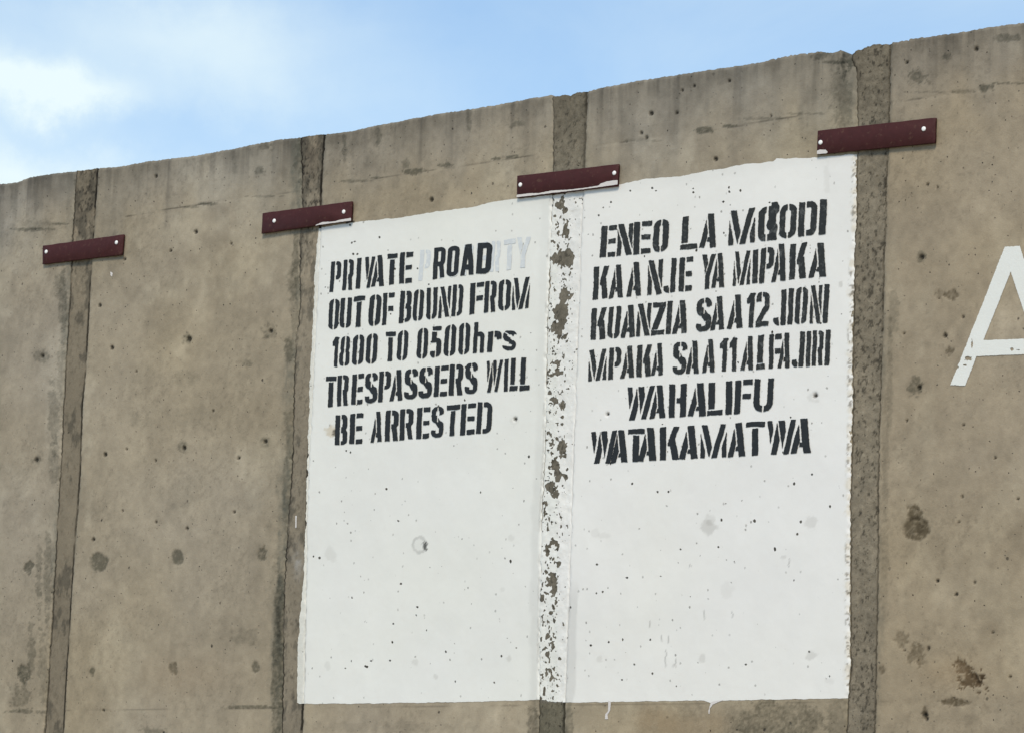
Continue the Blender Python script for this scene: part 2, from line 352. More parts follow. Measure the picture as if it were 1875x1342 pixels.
# ---------------------------------------------------------------- materials
def new_mat(name):
    m = bpy.data.materials.new(name); m.use_nodes = True
    t = m.node_tree; t.nodes.clear()
    o = N(t, 'ShaderNodeOutputMaterial'); b = N(t, 'ShaderNodeBsdfPrincipled')
    t.links.new(b.outputs['BSDF'], o.inputs['Surface'])
    return m, t, b
def mathn(t, op, a, b=None, clamp=False):
    n = N(t, 'ShaderNodeMath', operation=op, use_clamp=clamp)
    for i, v in enumerate((a, b)):
        if v is None: continue
        if isinstance(v, (int, float)): n.inputs[i].default_value = v
        else: t.links.new(v, n.inputs[i])
    return n.outputs[0]
def grain(t, scale, detail=4.0, rough=.6):
    g = N(t, 'ShaderNodeNewGeometry')
    n = N(t, 'ShaderNodeTexNoise'); setin(n, Scale=scale, Detail=detail, Roughness=rough)
    t.links.new(g.outputs['Position'], n.inputs['Vector'])
    return n.outputs['Fac']
def dots(t, scale, size, share, seed=0.0):
    """small round air holes: 1 inside a hole; size and share vary from cell to cell"""
    g = N(t, 'ShaderNodeNewGeometry')
    mp = N(t, 'ShaderNodeMapping'); mp.inputs['Location'].default_value = (seed, seed*.7, -seed*1.3); mp.inputs['Scale'].default_value = (1, .15, .93)
    t.links.new(g.outputs['Position'], mp.inputs['Vector'])
    wn_ = N(t, 'ShaderNodeTexNoise'); setin(wn_, Scale=160.0, Detail=2.0)
    t.links.new(g.outputs['Position'], wn_.inputs['Vector'])
    sc = N(t, 'ShaderNodeVectorMath', operation='SCALE'); sc.inputs['Scale'].default_value = .006
    t.links.new(wn_.outputs['Color'], sc.inputs[0])
    ad = N(t, 'ShaderNodeVectorMath', operation='ADD'); t.links.new(mp.outputs['Vector'], ad.inputs[0]); t.links.new(sc.outputs['Vector'], ad.inputs[1])
    v = N(t, 'ShaderNodeTexVoronoi'); v.inputs['Scale'].default_value = scale
    t.links.new(ad.outputs['Vector'], v.inputs['Vector'])
    sp = N(t, 'ShaderNodeSeparateColor'); t.links.new(v.outputs['Color'], sp.inputs['Color'])
    keep = mathn(t, 'LESS_THAN', sp.outputs['Red'], share)
    rad = mathn(t, 'MULTIPLY', mathn(t, 'MULTIPLY_ADD', mathn(t, 'POWER', sp.outputs['Green'], 2.0), 1.0), 1.0)
    rr = mathn(t, 'MULTIPLY', mathn(t, 'ADD', mathn(t, 'POWER', sp.outputs['Green'], 2.5), .30), size*scale)
    d = mathn(t, 'SUBTRACT', 1.0, mathn(t, 'DIVIDE', v.outputs['Distance'], rr), True)
    d = mathn(t, 'MULTIPLY', d, 2.6, True)
    dark = mathn(t, 'MULTIPLY_ADD', sp.outputs['Blue'], .7)
    dark_n = dark.node; dark_n.inputs[2].default_value = .3
    return mathn(t, 'MULTIPLY', mathn(t, 'MULTIPLY', d, keep), dark)
def surface_mat(name, dotspec, grain_amt, rough, bump, dark=(.035, .031, .026), fine=420.0):
    """takes its worn base colour from the mesh and adds grain, air holes and fine relief"""
    m, t, b = new_mat(name)
    a = N(t, 'ShaderNodeAttribute'); a.attribute_name = 'albedo'
    g1 = grain(t, fine, 3.0, .7); g2 = grain(t, 70.0, 4.0, .6)
    s = mathn(t, 'ADD', mathn(t, 'MULTIPLY', mathn(t, 'SUBTRACT', g1, .5), grain_amt*2.2), mathn(t, 'MULTIPLY', mathn(t, 'SUBTRACT', g2, .5), grain_amt*1.2))
    s = mathn(t, 'ADD', s, 1.0)
    vm = N(t, 'ShaderNodeVectorMath', operation='SCALE')
    t.links.new(a.outputs['Color'], vm.inputs[0]); t.links.new(s, vm.inputs['Scale'])
    dd = None
    for sp in dotspec:
        o = dots(t, *sp)
        dd = o if dd is None else mathn(t, 'MAXIMUM', dd, o)
    mx = N(t, 'ShaderNodeMix', data_type='RGBA')
    t.links.new(dd, mx.inputs['Factor']); t.links.new(vm.outputs['Vector'], mx.inputs['A']); mx.inputs['B'].default_value = dark+(1,)
    t.links.new(mx.outputs['Result'], b.inputs['Base Color'])
    b.inputs['Roughness'].default_value = rough
    b.inputs['Specular IOR Level'].default_value = .25
    hgt = mathn(t, 'SUBTRACT', mathn(t, 'ADD', mathn(t, 'MULTIPLY', g1, .35), mathn(t, 'MULTIPLY', g2, .5)), dd)
    bp = N(t, 'ShaderNodeBump'); bp.inputs['Strength'].default_value = 1.0; bp.inputs['Distance'].default_value = bump
    t.links.new(hgt, bp.inputs['Height']); t.links.new(bp.outputs['Normal'], b.inputs['Normal'])
    return m
M_CONC = surface_mat('weathered_concrete', ((34.0, .0050, .13, 0.0), (95.0, .0026, .10, 3.0)), .11, .92, .0018, fine=210.0)
M_MORT = surface_mat('rough_mortar', ((120.0, .0034, .30, 5.0), (60.0, .0052, .12, 7.0)), .30, .95, .004, fine=260.0)
M_MORTS = surface_mat('floated_mortar', ((60.0, .0045, .07, 6.0),), .16, .95, .002, fine=300.0)
M_WHITE = surface_mat('white_masonry_paint', ((30.0, .0040, .14, 1.0), (62.0, .0034, .24, 2.0)), .022, .70, .00025, dark=(.30, .295, .28))
M_FLAKE = surface_mat('flaking_white_paint', ((75.0, .0038, .20, 4.0),), .03, .7, .0025, dark=(.16, .15, .13))

def simple_mat(name, col, rough, var=.15, scale=120.0, spec=.3, bump=.0006, wear=None, wearcol=None, metal=0.0, wscale=60.0):
    m, t, b = new_mat(name)
    g = grain(t, scale, 4.0, .6)
    mx = N(t, 'ShaderNodeMix', data_type='RGBA')
    t.links.new(g, mx.inputs['Factor'])
    mx.inputs['A'].default_value = tuple(c*(1-var) for c in col)+(1,); mx.inputs['B'].default_value = tuple(c*(1+var) for c in col)+(1,)
    res = mx.outputs['Result']
    if wear:
        w = grain(t, wscale, 6.0, .7)
        rp = N(t, 'ShaderNodeMapRange'); rp.inputs['From Min'].default_value = wear; rp.inputs['From Max'].default_value = wear+.10
        t.links.new(w, rp.inputs['Value'])
        m2 = N(t, 'ShaderNodeMix', data_type='RGBA'); t.links.new(rp.outputs['Result'], m2.inputs['Factor'])
        t.links.new(res, m2.inputs['A']); m2.inputs['B'].default_value = wearcol+(1,)
        res = m2.outputs['Result']
    t.links.new(res, b.inputs['Base Color'])
    b.inputs['Roughness'].default_value = rough; b.inputs['Specular IOR Level'].default_value = spec; b.inputs['Metallic'].default_value = metal
    bp = N(t, 'ShaderNodeBump'); bp.inputs['Distance'].default_value = bump
    t.links.new(g, bp.inputs['Height']); t.links.new(bp.outputs['Normal'], b.inputs['Normal'])
    return m
M_BLACK = simple_mat('black_stencil_paint', (.017, .020, .023), .6, .35, 90.0, .3, .0005, .60, (.05, .054, .056))
M_BLACKW = simple_mat('worn_black_stencil_paint', (.024, .027, .028), .65, .4, 90.0, .25, .0005, .55, (.085, .09, .09))
M_GHOST = simple_mat('overpainted_grey_lettering', (.59, .62, .65), .65, .07, 60.0, .25, .0004, .52, (.68, .70, .70))
M_LETW = simple_mat('white_lettering_paint', (.72, .73, .71), .65, .04, 200.0, .25, .0006, .66, (.45, .43, .38), wscale=45.0)
M_PLATE = simple_mat('maroon_primer', (.052, .0140, .0145), .62, .30, 50.0, .2, .0006, .58, (.085, .040, .030))
M_BOLT = simple_mat('galvanised_bolt', (.86, .86, .86), .55, .08, 200.0, .5, .0002)
M_SMEAR = simple_mat('smeared_white_paint', (.62, .59, .58), .65, .12, 160.0, .25, .0008)
M_GROUND = simple_mat('dry_dirt', (.36, .30, .22), .95, .3, 3.0, .2, .02)

# ---------------------------------------------------------------- mesh helpers
def tag(o, label=None, cat=None, group=None, kind=None):
    if label: o['label'] = label
    if cat: o['category'] = cat
    if group: o['group'] = group
    if kind: o['kind'] = kind
    return o
def empty(name, loc=(0, 0, 0)):
    o = bpy.data.objects.new(name, None); o.location = loc; o.empty_display_size = .2
    C.objects.link(o); return o
def link(name, me, mat, parent=None, smooth=True):
    me.materials.append(mat)
    if smooth:
        me.polygons.foreach_set('use_smooth', np.ones(len(me.polygons), bool))
    o = bpy.data.objects.new(name, me); C.objects.link(o)
    if parent is not None:
        o.parent = parent
        o.matrix_parent_inverse = Matrix.Translation(-Vector(parent.location))
    return o
def mesh_np(name, verts, loops, sizes, colour=None):
    me = bpy.data.meshes.new(name)
    me.vertices.add(len(verts)); me.vertices.foreach_set('co', np.asarray(verts, np.float32).ravel())
    me.loops.add(len(loops)); me.loops.foreach_set('vertex_index', np.asarray(loops, np.int32))
    sizes = np.asarray(sizes, np.int32)
    starts = np.concatenate(([0], np.cumsum(sizes)[:-1])).astype(np.int32)
    me.polygons.add(len(sizes)); me.polygons.foreach_set('loop_start', starts)
    me.update(calc_edges=True); me.validate()
    if colour is not None:
        a = me.color_attributes.new('albedo', 'FLOAT_COLOR', 'POINT')
        c = np.ones((len(me.vertices), 4), np.float32); c[:, :3] = colour
        a.data.foreach_set('color', c.ravel())
    return me
def contour(F, verts):
    """region F > 0 of a grid (marching squares); verts is (ny, nx, k). Returns vertices, loops, sizes"""
    ny, nx = F.shape
    ins = F > 0
    a, b, c, d = ins[:-1, :-1], ins[:-1, 1:], ins[1:, 1:], ins[1:, :-1]
    cnt = a.astype(int)+b+c+d
    idx = np.arange(ny*nx).reshape(ny, nx)
    full = np.argwhere(cnt == 4)
    V = verts.reshape(ny*nx, -1)
    fl = np.stack([idx[full[:, 0], full[:, 1]], idx[full[:, 0], full[:, 1]+1], idx[full[:, 0]+1, full[:, 1]+1], idx[full[:, 0]+1, full[:, 1]]], 1)
    loops = [fl.ravel()]; sizes = [np.full(len(fl), 4)]
    extra = []; emap = {}
    Ff = F.ravel()
    def cut(i, j):
        key = (i, j) if i < j else (j, i)
        if key not in emap:
            i, j = key
            t = Ff[i]/(Ff[i]-Ff[j]); t = min(max(t, .02), .98)
            extra.append(V[i]*(1-t)+V[j]*t); emap[key] = ny*nx+len(extra)-1
        return emap[key]
    ml = []; ms = []
    for (r, q) in np.argwhere((cnt > 0) & (cnt < 4)):
        ids = (idx[r, q], idx[r, q+1], idx[r+1, q+1], idx[r+1, q])
        poly = []
        for k in range(4):
            i, j = int(ids[k]), int(ids[(k+1) % 4])
            if Ff[i] > 0: poly.append(i)
            if (Ff[i] > 0) != (Ff[j] > 0): poly.append(cut(i, j))
        if len(poly) >= 3:
            ml += poly; ms.append(len(poly))
    loops = np.concatenate(loops+[np.array(ml, int)]); sizes = np.concatenate(sizes+[np.array(ms, int)])
    allv = np.concatenate([V, np.array(extra)]) if extra else V
    used = np.unique(loops)
    remap = np.zeros(len(allv), int); remap[used] = np.arange(len(used))
    return allv[used], remap[loops], sizes

# ---------------------------------------------------------------- ground
gm = mesh_np('ground', [(-1500, -1500, 0), (1500, -1500, 0), (1500, 1500, 0), (-1500, 1500, 0)], [0, 1, 2, 3], [4])
tag(link('ground', gm, M_GROUND, None, False), kind='structure')

# ---------------------------------------------------------------- the wall: panels and mortar joints
wall = empty('concrete_wall', (1.65, 0, 0))
tag(wall, 'tall weathered concrete wall of upright panels with mortar joints, chipped along its top', 'wall')
THICK = .16
STEP = .0043
XL_VIS = WP(-30, 900)[0][0]; XR_VIS = WP(1905, 400)[0][0]
def zrows(step, ztop_=ZT0):
    lo = np.array([0, .25, .5, .8, 1.1, 1.4, 1.65, 1.8, 1.9])
    return np.concatenate([lo, np.arange(1.96, ztop_-.001, step), [ztop_]])
Z_FINE = zrows(STEP); Z_COARSE = np.concatenate([np.arange(0, 3.75, .12), np.arange(3.76, ZT0, .02), [ZT0]])
def grid(fl, fr, us, zs):
    U, Zn = np.meshgrid(us, zs)
    zl = fl(Zn[:, 0]); zr = fr(Zn[:, 0])
    X = zl[:, None]*(1-U)+zr[:, None]*U
    zt = ztop(X)
    Z = Zn+(zt-ZT0)*sstep(ZT0-.12, ZT0, Zn)
    return X, Z
def close_slab(X, Y, Z, col, back=THICK):
    """front sheet plus top, sides and back, so that the panel has its real thickness"""
    ny, nx = X.shape
    idx = np.arange(ny*nx).reshape(ny, nx)
    V = np.stack([X, Y, Z], -1).reshape(-1, 3)
    q = np.stack([idx[:-1, :-1], idx[:-1, 1:], idx[1:, 1:], idx[1:, :-1]], -1).reshape(-1, 4)
    loops = [q.ravel()]; sizes = [np.full(len(q), 4)]
    n0 = len(V); extra = []; ecol = []
    def strip(front, flip):
        nonlocal n0
        f = V[front].copy(); bk = f.copy(); bk[:, 1] = back
        a = np.arange(n0, n0+len(front)); c = np.arange(n0+len(front), n0+2*len(front))
        extra.append(f); extra.append(bk); ecol.append(col.reshape(-1, 3)[front]*.92); ecol.append(col.reshape(-1, 3)[front]*.92)
        n0 += 2*len(front)
        s = np.stack([a[:-1], a[1:], c[1:], c[:-1]], 1)
        if flip: s = s[:, ::-1]
        loops.append(s.ravel()); sizes.append(np.full(len(s), 4))
    strip(idx[-1, :], False); strip(idx[:, 0], False); strip(idx[:, -1], True)
    # back face
    bx = np.array([[X[0, 0], back, 0], [X[0, -1], back, 0], [X[-1, -1], back, Z[-1, -1]], [X[-1, 0], back, Z[-1, 0]]])
    extra.append(bx); ecol.append(np.ones((4, 3))*.28)
    loops.append(np.array([n0+3, n0+2, n0+1, n0])); sizes.append(np.array([4]))
    return np.concatenate([V]+extra), np.concatenate(loops), np.concatenate(sizes), np.concatenate([col.reshape(-1, 3)]+ecol)

PAINT = {}
def u_cols(x0, x1):
    xs = [x0]
    while xs[-1] < x1:
        x = xs[-1]
        xs.append(x+(STEP if XL_VIS-.05 < x < XR_VIS+.03 else .014))
    xs = np.array(xs); xs = (xs-xs[0])/(xs[-1]-xs[0])
    return xs
for k in range(-3, 7):
    fl = JOINTS[k][1]; fr = JOINTS[k+1][0]
    fine = -1 <= k <= 3
    us = u_cols(float(fl(np.array([3.]))[0]), float(fr(np.array([3.]))[0])) if fine else np.linspace(0, 1, 40)
    X, Z = grid(fl, fr, us, Z_FINE if fine else Z_COARSE)
    h = wall_height(X, Z)
    # rounded, slightly chipped arrises along the two edges
    dl = (X-X[:, :1]); dr = (X[:, -1:]-X)
    ch = sstep(.006, 0, dl+.004*fbm(X*50, Z*50, 401+k, 2))+sstep(.006, 0, dr+.004*fbm(X*50, Z*50, 501+k, 2))+sstep(.006, 0, ztop(X)-Z)
    h -= .004*ch
    col = wall_colour(X, Z)
    tone = {-1: (.93, .94, .96), 0: (.96, .96, .95), 1: (1.0, 1.0, 1.0), 2: (.98, .98, .97), 3: (.93, .91, .89)}.get(k, (.97, .98, 1))
    col *= np.array(tone)
    V, L, S, c = close_slab(X, -h, Z, col)
    o = link('concrete_panel', mesh_np('concrete_panel', V, L, S, c), M_CONC, wall)
    if k in (1, 2):
        PAINT[k] = (X, Z, h, us)
REC = {0: .004, 1: .003, 2: .003, 3: .004}
def mortar_colour(X, Z, k, u):
    rough = {0: .3, 1: .45, 2: .8, 3: 1.0}.get(k, .5)+.7*sstep(3.55, 3.8, Z)*(k < 2)
    base = {0: np.array([.198, .167, .123]), 1: np.array([.22, .188, .142]), 2: np.array([.205, .178, .134]), 3: np.array([.196, .168, .126])}.get(k, np.array([.225, .198, .15]))
    col = np.ones(X.shape+(3,))*base
    col *= (1+.25*fbm(X*9, Z*4, 600+k, 4, .6)+.35*rough*fbm(X*70, Z*70, 610+k, 3, .6))[..., None]
    sp = sstep(.22, .42, fbm(X*110, Z*80, 620+k, 3, .7)+.18*fbm(X*10, Z*5, 621+k, 2))*rough
    col *= (1-.62*sp)[..., None]
    if k in (0, 1):     # dark crust in the upper part and along the left third
        c_ = sstep(.02, .30, fbm(X*24, Z*14, 650+k, 5, .65)+.30*sstep(3.5, 3.85, Z)-.10+(.22*sstep(.5, .1, u) if k == 1 else 0))
        col = col*(1-.42*c_[..., None]*np.array([1.0, .97, .93]))
        p_ = sstep(.12, .3, fbm(X*30, Z*16, 660+k, 4, .6))*sstep(3.4, 3.8, Z)
        col = col*(1+.35*p_[..., None]*np.array([1.0, .9, .85]))
    # thin black crack along either side, broken here and there
    wide = X[:, -1:]-X[:, :1]
    for e, s, wd in ((u*wide, 1, .0125 if k < 2 else .0095), ((1-u)*wide, 2, REC.get(k, .004)+.0115)):
        on = np.clip(.95+fbm(Z*14, Z*0, 630+k+s, 4, .6)*1.3, 0, 1)*{2: .8, 3: .7}.get(k, 1)
        if k == 3 and s == 2: wd -= .003; on = on*.8
        v = sstep(wd, wd-.004, e)*on
        col = col*(1-.86*v[..., None])
    top = sstep(.35, 0, ZT0-Z)*.25
    col *= (1-top*(1+.6*fbm(X*20, Z*6, 640+k, 3)))[..., None]
    if k == 1:   # old white patches low on the strip
        px, py = PX(X, Z)
        v = .35*np.exp(-((px-545)/10)**2-((py-1030)/26)**2)*np.clip(.6+fbm(X*60, Z*60, 5), 0, 1)
        col = col*(1-v[..., None])+v[..., None]*.5
        v = .6*sstep(1.2, .6, np.sqrt(((px-571)/11)**2+((py-292)/34)**2)+fbm(X*30, Z*30, 6)*.5)*.55
        col = col*(1-v[..., None])+v[..., None]*np.array([.13, .105, .08])
    if k == 2:
        px, py = PX(X, Z)
        col = np.where(((py > 365) & (py <= 1287))[..., None], col*np.array([.70, .72, .76]), col)
        col = np.where((py > 1287)[..., None], col*np.array([.62, .64, .62]), col)
    return np.clip(col, .008, .9)
MORT = {}
for k in range(-2, 7):
    fl, fr = JOINTS[k]
    fine = 0 <= k <= 3
    us = np.linspace(0, 1, 36 if fine else 9)
    X, Z = grid(lambda z, f=fl: f(z)-.004, lambda z, f=fr: f(z)+.004, us, Z_FINE if fine else Z_COARSE)
    u = np.repeat(us[None, :], X.shape[0], 0)
    rg = {0: .5, 1: .8, 2: 1.3, 3: 1.5}.get(k, .8)
    rec = REC.get(k, .004)
    if k == 1:
        rec = rec-.001*sstep(.3, .9, u)*sstep(2.9, 2.5, Z)
    h = -rec+.0016*rg*fbm(X*45, Z*45, 700+k, 4, .65)+.003*rg*fbm(X*10, Z*7, 710+k, 3)
    wide = X[:, -1:]-X[:, :1]
    for e, s, wd in ((u*wide, 1, .009), ((1-u)*wide, 2, .010)):
        on = np.clip(.75+fbm(Z*14, Z*0, 630+k+s, 4, .6)*1.3, 0, 1)
        h = h-.006*sstep(wd, 0, e)*on
    col = mortar_colour(X, Z, k, u)
    V, L, S, c = close_slab(X, -h, Z, col, THICK-.01)
    link('mortar_joint', mesh_np('mortar_joint', V, L, S, c), M_MORT if k >= 2 else M_MORTS, wall)
    MORT[k] = (X, Z, h, u)

# ---------------------------------------------------------------- the white painted rectangle
patch = empty('white_paint_patch', (2.2, 0, 2.15))
tag(patch, 'large white painted rectangle with ragged edges, peeling along the strip down its middle', 'painted patch')
PT = [(540, 430), (578, 424), (582, 419), (600, 415), (617, 412.6), (673, 405), (734, 399), (781, 391), (839, 383), (875, 379), (898, 370.5), (947, 365),
      (1011, 358), (1060, 350), (1100, 346), (1141, 338), (1183, 328.5), (1249, 323.5), (1298, 313), (1319, 311), (1365, 301), (1418, 296.6), (1422, 291), (1497, 289.6), (1567, 283), (1600, 280)]
PB = [(540, 1284), (548, 1288), (700, 1287), (850, 1284.5), (960, 1282), (985, 1280), (1010, 1284), (1060, 1286), (1130, 1284), (1200, 1283), (1290, 1282), (1305, 1287), (1330, 1282), (1400, 1280), (1550, 1278), (1600, 1277)]
PL = [(410, 583), (425, 583), (480, 577), (540, 574), (620, 571), (700, 567), (760, 566), (860, 562), (1040, 557), (1120, 550), (1183, 544.5), (1284, 543), (1300, 543)]
def paint_field(X, Z, seed):
    px, py = PX(X, Z)
    n = fbm(px/16, py/16, seed, 4, .65)*3.0+fbm(px/4., py/4., seed+2, 2, .6)*1.0
    top = np.interp(px, [p[0] for p in PT], [p[1] for p in PT])
    bot = np.interp(px, [p[0] for p in PB], [p[1] for p in PB])
    lef = np.interp(py, [p[0] for p in PL], [p[1] for p in PL])
    F = np.minimum(py-top+n*.6, bot-py+n*.5)
    F = np.minimum(F, px-lef+n*.8)
    return F, px, py
SPOTS = [(1297, 964, 15, 14, .20), (1300, 950, 9, 10, .12), (1485, 957, 12, 12, .14), (607, 1014, 11, 14, .09), (760, 1211, 6, 7, .12), (932, 1205, 5, 6, .16), (797, 1238, 5, 5, .14), (600, 1219, 6, 8, .09),
         (1485, 1200, 11, 9, .16), (1286, 1204, 8, 8, .14), (1098, 1206, 6, 7, .11), (936, 984, 6, 6, .10), (1104, 980, 14, 6, .08), (1332, 1080, 14, 16, .06), (920, 1079, 5, 5, .08), (943, 770, 10, 10, .08), (1490, 726, 12, 10, .12),
         (1090, 975, 8, 8, .08), (1521, 1246, 10, 6, .07), (1515, 330, 6, 30, .07), (1540, 520, 4, 6, .2), (1435, 1020, 6, 4, .14)]
CHIPS = [(1018, 1190, 2, 8)]
def xe_(py):
    return np.interp(py, [p[1] for p in J4L], [p[0] for p in J4L])
def paint_colour(X, Z):
    px, py = PX(X, Z)
    base = np.array([.750, .743, .730])
    col = np.ones(X.shape+(3,))*base
    col *= (1+.035*fbm(X*3, Z*3, 801, 5, .55)+.020*fbm(X*18, Z*18, 803, 3))[..., None]
    w = fbm(X*2.4, Z*2.4, 805, 3)
    col[..., 2] *= 1-.02*w
    # the left panel is a touch greener and duller
    col = np.where((px < 1020)[..., None], col*np.array([.975, .985, .970]), col)
    for i, (x, y, rx, ry, s) in enumerate(SPOTS):
        dd = np.sqrt(((px-x)/rx)**2+((py-y)/ry)**2)+fbm(px/7, py/7, 820+i, 3)*.5
        v = s*sstep(1.1, .7, dd)
        col *= 1-v[..., None]*np.array([1.0, 1.03, 1.08])
    # dull smears where the paint thins beside the mortar strip
    xr = np.interp(py, [350, 635, 900, 1075, 1284], [1066, 1057, 1047, 1041, 1034])
    v = sstep(0, 2, px-xr)*sstep(20, 15, px-xr+fbm(px/9, py/30, 9)*4)*sstep(1050, 1100, py)
    col *= 1-.15*v[..., None]
    v = sstep(1.5, 0, np.abs(px-xr))*np.clip(fbm(py/60, py*0, 15, 3)*2+.6, 0, 1)
    col *= 1-.26*v[..., None]
    xl = np.interp(py, [367, 534, 663, 830, 960, 1284], [1011, 1004, 1000, 997, 990, 986])
    v = sstep(-22, -12, px-xl+fbm(px/12, py/30, 19)*5)*sstep(-1, -5, px-xl)*(.4+.6*sstep(700, 900, py))
    col *= 1-.11*v[..., None]
    v = sstep(2.2, 0, np.abs(px-xl+3))*np.clip(fbm(py/30, py*0, 25, 4)*3+.3, 0, 1)
    col *= 1-.30*v[..., None]
    # cream, chipped right border and grey left border
    v = sstep(11, 4, xe_(py)-px+fbm(px/4, py/6, 29)*6)*np.clip(.45+fbm(py/10, py*0, 28, 3)*2.0, 0, 1)
    col = col*(1-.6*v[..., None])+.6*v[..., None]*np.array([.62, .56, .46])
    xb = np.interp(py, [p[1] for p in J2R], [p[0] for p in J2R])
    v = sstep(2.0, 0.2, np.abs(px-xb-1+fbm(py/20, py*0, 33)*2))*sstep(900, 1150, py)*np.clip(.6+fbm(py/9, py*0, 34, 3)*2.5, 0, 1)
    col *= 1-.35*v[..., None]
    v = sstep(.16, .34, fbm(px/4.5, py/5.5, 44, 3, .7))*sstep(11, 4, xe_(py)-px)*np.clip(.3+fbm(py/60, py*0, 45, 2)*3+sstep(800, 950, py)*.5, 0, 1)
    col = col*(1-.75*v[..., None])+.75*v[..., None]*np.array([.15, .125, .095])
    # ring scar and its dark chip
    dd = np.sqrt((px-768)**2+((py-997)/1.15)**2)+fbm(px/4, py/4, 35)*2
    v = sstep(3, 1.2, np.abs(dd-12)); col *= 1-.25*v[..., None]
    col *= 1-.05*sstep(12, 9, dd)[..., None]
    v = sstep(1.15, .7, np.sqrt(((px-778)/5)**2+((py-999)/9)**2)+fbm(px/3, py/3, 36)*.8); col *= 1-.82*v[..., None]
    v = sstep(1.2, .6, np.sqrt(((px-608)/13)**2+((py-791)/11)**2)+fbm(px/5, py/5, 37)*.8)*.6
    col = col*(1-v[..., None])+v[..., None]*np.array([.52, .43, .30])
    v = sstep(1.2, .7, np.sqrt(((px-615)/6)**2+((py-794)/6)**2)+fbm(px/3, py/3, 38)*.9)*.85
    col = col*(1-v[..., None])+v[..., None]*np.array([.09, .075, .055])
    # dust along the lower and upper border
    v = sstep(26, 0, py-np.interp(px, [p[0] for p in PT], [p[1] for p in PT]))
    col *= 1-.05*v[..., None]
    # a few hairline vertical scratches in the lower right part
    for i, (x, y, l) in enumerate(((1219, 1205, 16), (1290, 1125, 9), (1341, 1125, 6), (1191, 1142, 6), (1224, 1170, 7), (1212, 1168, 6), (1445, 1030, 8), (1238, 1213, 8), (1262, 1035, 3), (1233, 1218, 3))):
        v = sstep(1.6, .5, np.abs(px-x+fbm(py/9, py*0, i)*2))*sstep(l+2, l-2, np.abs(py-y))
        col *= 1-.38*v[..., None]
    for i, (x, y, r) in enumerate(HOLES):
        mk = (np.abs(px-x) < 9) & (np.abs(py-y) < 9)
        if mk.any():
            d = np.sqrt((px[mk]-x)**2+(py[mk]-y)**2)+fbm(px[mk]/3, py[mk]/3, i)*1.2
            v = sstep(r+1.0, r-1.3, d)*.95
            col[mk] = col[mk]*(1-v[:, None])+np.array([.02, .018, .014])*v[:, None]
    return np.clip(col, .01, .86)
for k in (1, 2):
    X, Z, h, us = PAINT[k]
    r0, r1 = np.searchsorted(Z[:, 0], 2.10), np.searchsorted(Z[:, 0], 3.86)
    X, Z, h = X[r0:r1], Z[r0:r1], h[r0:r1]
    F, px, py = paint_field(X, Z, 900+k)
    if k == 2:   # crumbling right border
        F = np.minimum(F, (X[:, -1:]-X)/.0022-np.clip(fbm(px/14, py/26, 911, 5, .75)*9-.6, 0, 5)+.6)
    else:
        F = np.minimum(F, (X-X[:, :1])/.0022+.5)
    for (nx_, ny_, ra, rb) in NICK:
        mk = (np.abs(px-nx_) < 8) & (np.abs(py-ny_) < 8)
        if mk.any():
            F[mk] = np.minimum(F[mk], (np.sqrt(((px[mk]-nx_)/ra)**2+((py[mk]-ny_)/rb)**2)-1)*2+fbm(px[mk]/2.5, py[mk]/2.5, 7)*1.2+.1)
    V, L, S = contour(F, np.stack([X, -h-.0009, Z], -1))
    c = paint_colour(V[:, 0], V[:, 2])
    link('painted_panel_face', mesh_np('painted_panel_face', V, L, S, c), M_WHITE, patch)
# paint on the mortar strips: nearly whole at the sides, flaked away in the middle
HOLEJ = [(1028, 475, 19, 17), (1040, 470, 10, 20), (1027, 575, 13, 30), (1022, 600, 13, 16), (1032, 540, 9, 20), (1026, 378, 8, 7), (1034, 386, 6, 6), (1036, 422, 7, 9), (1018, 663, 8, 5), (1024, 683, 7, 4), (1006, 718, 4, 5), (1012, 730, 6, 5),
         (1029, 740, 6, 9), (1027, 763, 5, 4), (1028, 820, 10, 18), (1016, 850, 9, 12), (1020, 870, 7, 14), (1035, 871, 5, 6), (1008, 892, 11, 15), (1016, 905, 9, 10), (1001, 1010, 4, 9), (1012, 992, 8, 5), (1022, 1031, 4, 4), (1012, 1062, 6, 14), (1014, 1078, 7, 12), (1010, 1050, 10, 4),
         (1001, 1163, 4, 7), (991, 1170, 3, 6), (1012, 1180, 3, 9), (1001, 1197, 5, 5), (1008, 1122, 5, 4), (992, 1095, 3, 8), (995, 1262, 3, 9), (1000, 1232, 3, 4), (1024, 1205, 3, 4), (996, 938, 3, 9)]
for k in (1, 2):
    X, Z, h, u = MORT[k]
    F, px, py = paint_field(X, Z, 950+k)
    if k == 2:
        n = fbm(px/8.5, py/11, 961, 5, .72)
        n2 = fbm(px/3.0, py/3.6, 971, 3, .7)
        cen = np.interp(u, [0, .1, .22, .55, .72, 1], [.15, .05, -.05, -.02, .22, .45])
        G = (cen+.22+n*.85+n2*.80)*4
        for i, (x, y, rx, ry) in enumerate(HOLEJ):
            dd = np.sqrt(((px-x)/rx)**2+((py-y)/ry)**2)+n2*.6+n*.6
            G = np.minimum(G, (dd-.92)*5)
        F = np.minimum(F, G)
    else:
        F = np.minimum(F, 40*(u-.1))
    V, L, S = contour(F, np.stack([X, -h-.0011, Z], -1))
    c = paint_colour(V[:, 0], V[:, 2])
    if k == 1: c = c*np.array([.9, .89, .86])
    link('flaking_paint_strip', mesh_np('flaking_paint_strip', V, L, S, c), M_FLAKE, patch)

